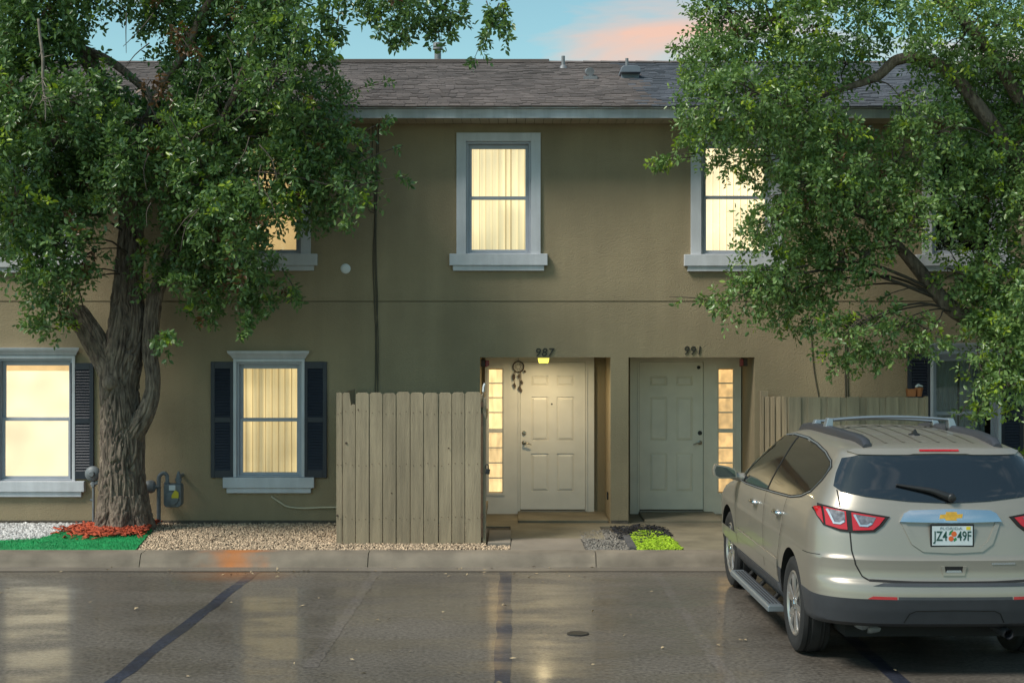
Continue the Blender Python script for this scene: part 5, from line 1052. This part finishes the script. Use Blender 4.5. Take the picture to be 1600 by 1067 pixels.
for mir in (False, True):
    panel('window_trim', inset(DLO, -.022), 'side', M['paint'] if False else M['seam'], off=.0035, mirror=mir)
    sg = panel('side_window', DLO, 'side', M['tint'], off=.006, mirror=mir)
    mb = MB(); ribbon(mb, inset(DLO, -.012)[9:]+inset(DLO, -.012)[:10], 'side', .008, .0075, mir); carpart(mb, 'window_bead', M['rackm'])
    mb = MB(); ribbon(mb, [(-.40,1.19),(-.46,1.655)], 'side', .035, .0085, mir); ribbon(mb, [(.72,1.15),(.62,1.405)], 'side', .022, .0085, mir); carpart(mb, 'pillar_trim', M['seam'])
    mb = MB()
    for L in ([(.98,1.14),(1.02,.98),(1.0,.62),(.92,.52)], [(-.40,1.18),(-.39,.85),(-.42,.52)], [(-1.22,1.225),(-1.20,1.0),(-1.10,.80),(-1.0,.66),(-.98,.52)], ): ribbon(mb, L, 'side', .009, .0095, mir)
    ribbon(mb, [(-2.30,.90),(-1.98,.885)], 'side', .005, .002, mir)
    carpart(mb, 'door_seam', M['seam'])
    panel('door_moulding', [(.95,.60),(.95,.665),(-.99,.665),(-.99,.60)], 'side', M['paint'], off=.014, thick=.014, mirror=mir)
    mb = MB(); ribbon(mb, [(.95,.672),(-.99,.672)], 'side', .008, .003, mir); carpart(mb, 'moulding_line', M['chrome'])
    panel('sill_cladding', [(1.02,.285),(1.02,.44),(.98,.465),(-1.0,.465),(-1.03,.42),(-1.03,.285)], 'side', M['clad'], off=.016, thick=.016, mirror=mir)
    panel('door_lower', [(2.2,.50),(2.2,.61),(-1.0,.61),(-1.0,.47),(1.0,.47)], 'side', M['paint'], off=.007, mirror=mir)
    for hy, hz in ((.02, 1.035), (-1.02, 1.065)):
        s_ = 1 if mir else -1; p = ray('side', hy, hz, 0); x = abs(p.x)
        mb = MB(); mb.tube([(s_*(x-.005), hy+.10, hz), (s_*(x+.035), hy+.075, hz), (s_*(x+.042), hy, hz+.004), (s_*(x+.035), hy-.075, hz), (s_*(x-.005), hy-.10, hz)], [.014,.018,.02,.018,.014], 8, sub=3); carpart(mb, 'door_handle', M['chrome'], smooth=True)
    # wing mirror
    s_ = 1 if mir else -1; mx_ = .99
    mb = MB()
    def mp2(u, v, y): return (s_*(mx_+u), y, v)
    hs = [(.02,1.17),(.20,1.165),(.245,1.19),(.255,1.25),(.235,1.30),(.10,1.275),(.03,1.245)]
    n = len(hs); rings = []
    for sc_, y in ((1.0,.86),(1.04,.90),(.95,.96),(.62,1.02),(.3,1.045)):
        cu, cv = .14, 1.225; rings += [mp2(cu+(u-cu)*sc_, cv+(v-cv)*sc_, y) for u, v in hs]
    mb.add(rings, [(r*n+i, r*n+(i+1)%n, (r+1)*n+(i+1)%n, (r+1)*n+i) for r in range(4) for i in range(n)]+[tuple(range(n)), tuple(4*n+i for i in range(n-1,-1,-1))]); mb.tube([mp2(-.06,1.165,.92), mp2(.07,1.19,.93)], [.05,.035], 10)
    mm = carpart(mb, 'wing_mirror', M['paint'], auto=50)
    mb = MB(); mb.add([mp2(.14+(u-.14)*.86, 1.225+(v-1.225)*.82, .855) for u, v in hs], [tuple(range(n))]); carpart(mb, 'mirror_glass', mat('mirror_glass', (0.10,0.12,0.13), 0.05, metal=0.8), mm)
# rear: liftgate glass, seams, lamps
RG = [(-.60,1.628),(0,1.636),(.60,1.628),(.705,1.60),(.765,1.49),(.80,1.40),(.765,1.365),(.60,1.335),(.30,1.305),(0,1.292),(-.30,1.305),(-.60,1.335),(-.765,1.365),(-.80,1.40),(-.765,1.49),(-.705,1.60)]
panel('rear_window', RG, 'rear', M['tint'], off=.006, step=.028)
panel('spoiler', [(-.66,1.645),(-.60,1.630),(0,1.638),(.60,1.630),(.66,1.645),(.60,1.664),(0,1.674),(-.60,1.664)], 'rear', M['paint'], off=.016, thick=.03, step=.04)
panel('brake_light', [(-.15,1.652),(.15,1.652),(.15,1.664),(-.15,1.664)], 'rear', M['redlens'], off=.020, thick=.006)
mb = MB()
for s_ in (-1, 1):
    ribbon(mb, [(s_*.785,1.375),(s_*.785,1.25)], 'rear', .008, .005); ribbon(mb, [(s_*.735,1.09),(s_*.73,.95),(s_*.71,.85),(s_*.665,.765),(s_*.62,.738)], 'rear', .010, .0025)
ribbon(mb, [(-.62,.738),(-.3,.728),(0,.726),(.3,.728),(.62,.738)], 'rear', .016, .0025); carpart(mb, 'liftgate_seam', M['seam'])
panel('bumper_step', [(-.60,.700),(-.52,.722),(.52,.722),(.60,.700)], 'rear', M['clad'], off=.004, step=.04)
for s_ in (-1, 1):
    OUT = [(s_*.945,1.268),(s_*.91,1.265),(s_*.80,1.246),(s_*.66,1.226),(s_*.445,1.196),(s_*.50,1.13),(s_*.56,1.085),(s_*.68,1.075),(s_*.80,1.082),(s_*.90,1.115),(s_*.930,1.18)]
    lamp = panel('tail_lamp', OUT, 'rear', M['seam'], off=.010, thick=.016, step=.02)
    panel('red_lens', inset([(s_*.936,1.258),(s_*.892,1.252),(s_*.892,1.125),(s_*.925,1.18)], .004), 'rear', M['redlens'], lamp, off=.018, thick=.006, step=.02)
    panel('red_lens', inset([(s_*.885,1.250),(s_*.745,1.227),(s_*.745,1.092),(s_*.80,1.094),(s_*.885,1.118)], .004), 'rear', M['redlens'], lamp, off=.015, thick=.006, step=.02)
    panel('red_lens', inset([(s_*.715,1.222),(s_*.478,1.188),(s_*.525,1.130),(s_*.57,1.096),(s_*.715,1.088)], .004), 'rear', M['redlens'], lamp, off=.015, thick=.006, step=.02)
    for q in ([(s_*.868,1.236),(s_*.758,1.220),(s_*.758,1.150),(s_*.79,1.128),(s_*.835,1.130)], [(s_*.70,1.206),(s_*.545,1.186),(s_*.575,1.138),(s_*.61,1.118),(s_*.665,1.120)]):
        panel('reversing_lens', q, 'rear', M['clearlens'], lamp, off=.018, thick=.004, step=.03)
        mb = MB(); Q = inset(q, .008); ribbon(mb, [Q[0], Q[4], Q[3], Q[2]] if True else Q, 'rear', .014, .021); carpart(mb, 'lamp_trim', M['silver'], lamp)
    panel('reflector', [(s_*.64,.607),(s_*.43,.603),(s_*.43,.626),(s_*.60,.628)], 'rear', mat('reflector_red', (.34,.012,.02), .25, coat=.4), off=.004, thick=.004, step=.03)
panel('bumper_strip', [(-.42,.604),(.42,.604),(.42,.626),(-.42,.626)], 'rear', M['clad'], off=.003)
mb = MB(); ribbon(mb, [(-.37,.43),(-.335,.50),(-.29,.522),(0,.526),(.29,.522),(.335,.50),(.37,.43)], 'rear', .008, .0065); carpart(mb, 'tow_cover_seam', M['seam'])
# liftgate number plate recess, chrome bar, emblem, plate, handle
panel('plate_recess_lip', [(-.37,1.155),(-.30,1.00),(-.22,.945),(0,.935),(.22,.945),(.30,1.00),(.37,1.155),(.335,1.155),(.265,1.02),(.20,.972),(0,.962),(-.20,.972),(-.265,1.02),(-.335,1.155)], 'rear', M['paint'], off=.010, thick=.012, step=.025)
bar = panel('chrome_bar', [(-.378,1.157),(0,1.150),(.378,1.157),(.345,1.215),(.30,1.238),(0,1.248),(-.30,1.238),(-.345,1.215)], 'rear', M['chrome'], off=.024, thick=.03, step=.03)
e_ = [(-.092,1.175),(-.05,1.178),(-.044,1.163),(.044,1.163),(.038,1.178),(.083,1.181),(.092,1.213),(.05,1.211),(.046,1.228),(-.036,1.228),(-.042,1.211),(-.083,1.209)]
panel('emblem', [(x*1.08, 1.195+(z-1.195)*1.12) for x, z in e_], 'rear', M['chrome'], bar, off=.030, thick=.008, step=.02); panel('emblem_face', inset(e_, .004), 'rear', M['gold'], bar, off=.033, thick=.004, step=.02)
pr = ray('rear', 0, 1.07, 0); py_ = pr.y-.012; pz = 1.066
mb = MB().box(-.163, .163, py_-.006, py_+.008, pz-.088, pz+.086); plate = carpart(mb, 'number_plate', M['blackm'], bevel=.004)
mb = MB().box(-.150, .150, py_-.0085, py_-.0055, pz-.072, pz+.070); carpart(mb, 'plate_face', mat('plate_white', (.52,.58,.60), .4, .06, 20), plate)
def plate_text(s, x, z, size, m, bold=0.0, sx=1.0):
    me = txt(s, size, .0008, 0, bold); me.materials.append(m); V_ = np.array([carxf((v.co.x*sx+x, v.co.y+py_-.0100, v.co.z+z)) for v in me.vertices]); c = (V_.min(0)+V_.max(0))/2
    me.vertices.foreach_set('co', (V_-c).astype(np.float32).ravel()); me.name = 'plate_lettering'; me.update(); mesh_obj('plate_lettering', me, Vector(c), plate)
M['plateg'] = mat('plate_green', (.012,.06,.045), .5)
plate_text('JZ4', -.088, pz-.006, .100, M['plateg'], .001, .72); plate_text('49F', .088, pz-.006, .100, M['plateg'], .001, .72)
plate_text('FLORIDA', -.01, pz+.053, .026, mat('plate_grey', (.20,.24,.26), .5), 0, 1.6)
mb = MB(); mb.lathe([(.020,0),(.020,-.001)], (.012,py_-.009,pz+.012), 'y', 18); mb.lathe([(.019,-.0006),(.019,-.0016)], (-.010,py_-.009,pz-.022), 'y', 18); carpart(mb, 'plate_orange', mat('plate_orange', (.62,.12,.03), .5), plate)
mb = MB(); mb.add([(-.02,py_-.0095,pz+.03),(.005,py_-.0095,pz+.045),(.0,py_-.0095,pz+.012),(-.028,py_-.0095,pz+.004)], [(0,1,2,3)]); mb.add([(.012,py_-.0095,pz-.045),(.034,py_-.0095,pz-.03),(.028,py_-.0095,pz-.012),(.008,py_-.0095,pz-.024)], [(0,1,2,3)]); carpart(mb, 'plate_leaf', mat('plate_leaf', (.03,.20,.07), .5), plate)
mb = MB().box(.103, .135, py_-.0100, py_-.0084, pz+.042, pz+.066); carpart(mb, 'plate_sticker', M['yellow'], plate)
panel('liftgate_handle', [(-.095,.845),(-.08,.775),(.08,.775),(.095,.845),(.07,.845),(.062,.795),(-.062,.795),(-.07,.845)], 'rear', M['paint'], off=.008, thick=.01, step=.02)
panel('handle_recess', [(-.068,.843),(-.060,.796),(.060,.796),(.068,.843)], 'rear', M['seam'], off=.002, step=.02); panel('handle_floor', [(-.060,.797),(-.052,.815),(.052,.815),(.060,.797)], 'rear', M['silver'], off=.004, step=.02)
mb = MB(); ribbon(mb, [(.28,.862),(.46,.864)], 'rear', .014, .004); carpart(mb, 'badge', M['silver'])
# rear wiper
a, b, c_ = ray('rear', .02, 1.322, .03), ray('rear', -.12, 1.37, .03), ray('rear', -.37, 1.415, .022)
mb = MB(); mb.tube([a, a.lerp(b,.5), b, b.lerp(c_,.5), c_], [.028,.026,.021,.015,.008], 10, sub=2); mb.lathe([(.034,0),(.03,-.02),(.02,-.026)], tuple(a+Vector((0,-.004,0))), 'y', 16); carpart(mb, 'wiper', M['blackm'], auto=50)
# roof: rails, bars, ribs, aerial
for s_ in (-1, 1):
    L = []
    for y in (-2.03,-1.95,-1.8,-1.5,-1.1,-.7,-.3,.0,.15): p = ray('top', s_*(.505+(.03 if y > -1.6 else 0)), y, 0); L.append((p.x, p.y, p.z+(.010 if y in (-2.03,.15) else .04)))
    mb = MB(); b0 = MB(); wd = .036
    n = len(L); vs = []
    for i, (x, y, z) in enumerate(L):
        h = .05 if 0 < i < n-1 else .012; ww = wd*(.9 if i in (0, n-1) else 1)
        vs += [(x-ww,y,z-h),(x-ww,y,z),(x-ww*.5,y,z+.016),(x+ww*.5,y,z+.016),(x+ww,y,z),(x+ww,y,z-h)]
    mb.add(vs, [(i*6+j, i*6+(j+1)%6, (i+1)*6+(j+1)%6, (i+1)*6+j) for i in range(n-1) for j in range(6)]+[tuple(range(5,-1,-1)), tuple((n-1)*6+j for j in range(6))])
    carpart(mb, 'roof_rail', mat('rail_grey', (.045,.048,.058), .45, metal=.2) if s_ < 0 else bpy.data.materials['rail_grey'], auto=50)
for y in (-.86, -.42):
    mb = MB(); pa = ray('top', .5, y, 0); z0 = pa.z+(.065 if y < -.5 else .030)
    n = 14; vs = []
    for i in range(n+1):
        x = -.50+1.0*i/n; z = z0+.055-.025*(2*i/n-1)**2; vs += [(x,y-.035,z),(x,y-.03,z+.010),(x,y+.03,z+.012),(x,y+.035,z),(x,y,z-.014)]
    mb.add(vs, [(i*5+j, (i+1)*5+j, (i+1)*5+(j+1)%5, i*5+(j+1)%5) for i in range(n) for j in range(5)]+[tuple(range(5)), tuple(n*5+j for j in range(4,-1,-1))]); cb = carpart(mb, 'cross_bar', M['rackm'], auto=50)
    for s_ in (-1, 1):
        mb = MB(); x = s_*.535; zz = ray('top', s_*.535, y, 0).z+.045; mb.add([(x-.035,y-.05,zz-.02),(x+.035,y-.05,zz-.02),(x+.035,y+.05,zz-.02),(x-.035,y+.05,zz-.02),(x-.028-s_*.02,y-.04,z0+.045),(x+.020-s_*.02,y-.04,z0+.045),(x+.020-s_*.02,y+.04,z0+.045),(x-.028-s_*.02,y+.04,z0+.045)], [(0,3,2,1),(4,5,6,7),(0,1,5,4),(1,2,6,5),(2,3,7,6),(3,0,4,7)]); carpart(mb, 'bar_foot', M['rackm'], cb, bevel=.006)
mb = MB()
for x in (-.34,-.2,-.07,.07,.2,.34): ribbon(mb, [(x,-1.95),(x,-.5)], 'top', .022, .006)
carpart(mb, 'roof_rib', M['paint'])
p = ray('top', .0, -1.55, 0); mb = MB(); mb.add([(-.025,p.y+.07,p.z-.01),(.025,p.y+.07,p.z-.01),(.032,p.y-.04,p.z-.01),(-.032,p.y-.04,p.z-.01),(-.004,p.y-.03,p.z+.05),(.004,p.y-.03,p.z+.05)], [(0,1,5,4),(1,2,5),(2,3,4,5),(3,0,4)]); mb.lathe([(.05,-.008),(.046,.006),(.03,.012)], (0,p.y,p.z), 'z', 14); carpart(mb, 'roof_aerial', M['blackm'])
# wheels
def wheel(x, y, s_):
    W_ = .122
    mb = MB(); prof = [(.245,-W_*.75),(.30,-W_*.98),(.345,-W_*.98),(.372,-W_*.86),(.383,-W_*.6),(.383,-W_*.58),(.376,-W_*.56),(.376,-W_*.50),(.385,-W_*.48),(.386,-.06),(.379,-.055),(.379,-.04),(.387,-.035),(.387,.035),(.379,.04),(.379,.055),(.386,.06),(.385,W_*.48),(.376,W_*.50),(.376,W_*.56),(.383,W_*.58),(.372,W_*.86),(.345,W_*.98),(.30,W_*.98),(.245,W_*.75)]
    b = len(mb.v); mb.lathe([(r, h) for r, h in prof], (x, y, .388), 'x', 48)
    wh = carpart(mb, 'wheel', M['tyre'], auto=35)
    mb = MB(); o_ = s_
    ring = [(.258,.090),(.262,.104),(.250,.110),(.236,.100),(.228,.060),(.222,-.05)]
    v = []; n = 48
    for r, h in ring:
        for k in range(n): a = 2*math.pi*k/n; v.append((x+o_*h, y+r*math.cos(a), .388+r*math.sin(a)))
    mb.add(v, [(i*n+k, i*n+(k+1)%n, (i+1)*n+(k+1)%n, (i+1)*n+k) for i in range(len(ring)-1) for k in range(n)])
    for k in range(6):
        for dd in (-.17, .17):
            a0 = k*math.pi/3+.3; a1 = a0+dd*.9; a2 = a0+dd
            def P(r, a, h): return (x+o_*h, y+r*math.cos(a), .388+r*math.sin(a))
            hw0, hw1 = .26, .075
            q = []
            for r, a, hw, h in ((.055, a0+dd*.55, .34, .096), (.14, a1, .165, .104), (.240, a2, .092, .100)): q += [P(r, a-hw, h-.03), P(r, a-hw*.8, h), P(r, a+hw*.8, h), P(r, a+hw, h-.03)]
            mb.add(q, [(i*4+j, i*4+j+1, (i+1)*4+j+1, (i+1)*4+j) for i in range(2) for j in range(3)])
    c0 = []
    mb.lathe([(.062, o_*.05), (.060, o_*.098), (.045, o_*.106), (.03, o_*.110)], (x, y, .388), 'x', 20)
    rim = carpart(mb, 'rim', M['alloy'], wh, auto=40)
    mb = MB(); mb.lathe([(.225, o_*-.045), (.225, o_*-.03)], (x, y, .388), 'x', 32); carpart(mb, 'brake_disc', M['seam'], wh)
    mb = MB(); mb.lathe([(.032, o_*.108), (.030, o_*.116), (.01, o_*.118)], (x, y, .388), 'x', 16)
    for k in range(6): a = k*math.pi/3; mb.lathe([(.010, o_*.09), (.009, o_*.108)], (x, y+.047*math.cos(a), .388+.047*math.sin(a)), 'x', 8)
    carpart(mb, 'hub_cap', M['chrome'], wh)
for y in (-AX, AX):
    for s_ in (-1, 1): wheel(s_*.858, y, s_)
# running boards, exhaust, underside
for s_ in (-1, 1):
    x0, x1 = sorted((s_*.93, s_*1.07)); mb = MB()
    mb.prism([(x0,.215),(x1,.215),(x1,.255),(x1-.012,.267),(x0+.012,.267),(x0,.255)], -.98, .90); rb_ = carpart(mb, 'running_board', M['rackm'], bevel=.006)
    mb = MB()
    for k in range(4): xx = x0+.03+k*.028; mb.box(xx, xx+.014, -.88, .80, .2675, .273)
    carpart(mb, 'tread_strip', M['clad'], rb_)
    for y in (-.55, .1, .65): mb = MB(); mb.tube([(s_*1.0, y, .24), (s_*.93, y, .25), (s_*.82, y, .36)], [.02,.02,.025], 8); carpart(mb, 'bracket', M['seam'], rb_)
mb = MB(); mb.box(-.72, .72, -2.2, 2.2, .26, .5); mb.box(-.55, .55, -1.75, -1.25, .20, .34); carpart(mb, 'underbody', M['seam'])
mb = MB(); mb.tube([(-.62,-2.33,.385),(-.60,-2.0,.36)], [.05,.06], 12); mb.tube([(-.55,-2.2,.32),(-.2,-2.1,.30),(.3,-2.1,.30)], .035, 8, sub=3); carpart(mb, 'silencer', M['galv'], smooth=True)
mb = MB(); mb.tube([(.42,-2.2,.34),(.42,-2.50,.335)], .038, 14, cap=False); mb.tube([(.42,-2.50,.335),(.42,-2.3,.34)], .032, 14, cap=False); carpart(mb, 'exhaust_tip', M['clad'], smooth=True)
panel('muffler_shield', [(-.80,.34),(-.55,.345),(-.55,.385),(-.78,.40)], 'rear', M['galv'], off=-.03)
# front (towards the house)
for s_ in (-1, 1): panel('headlamp', [(s_*.55,.88),(s_*.90,.93),(s_*.95,.99),(s_*.62,.96)], 'front', M['clearlens'], off=.006, thick=.006)
panel('grille', [(-.45,.66),(.45,.66),(.52,.90),(-.52,.90)], 'front', M['clad'], off=.006); panel('windscreen', [(-.80,1.18),(.80,1.18),(.62,1.60),(-.62,1.60)], 'front', M['tint'], off=.005)
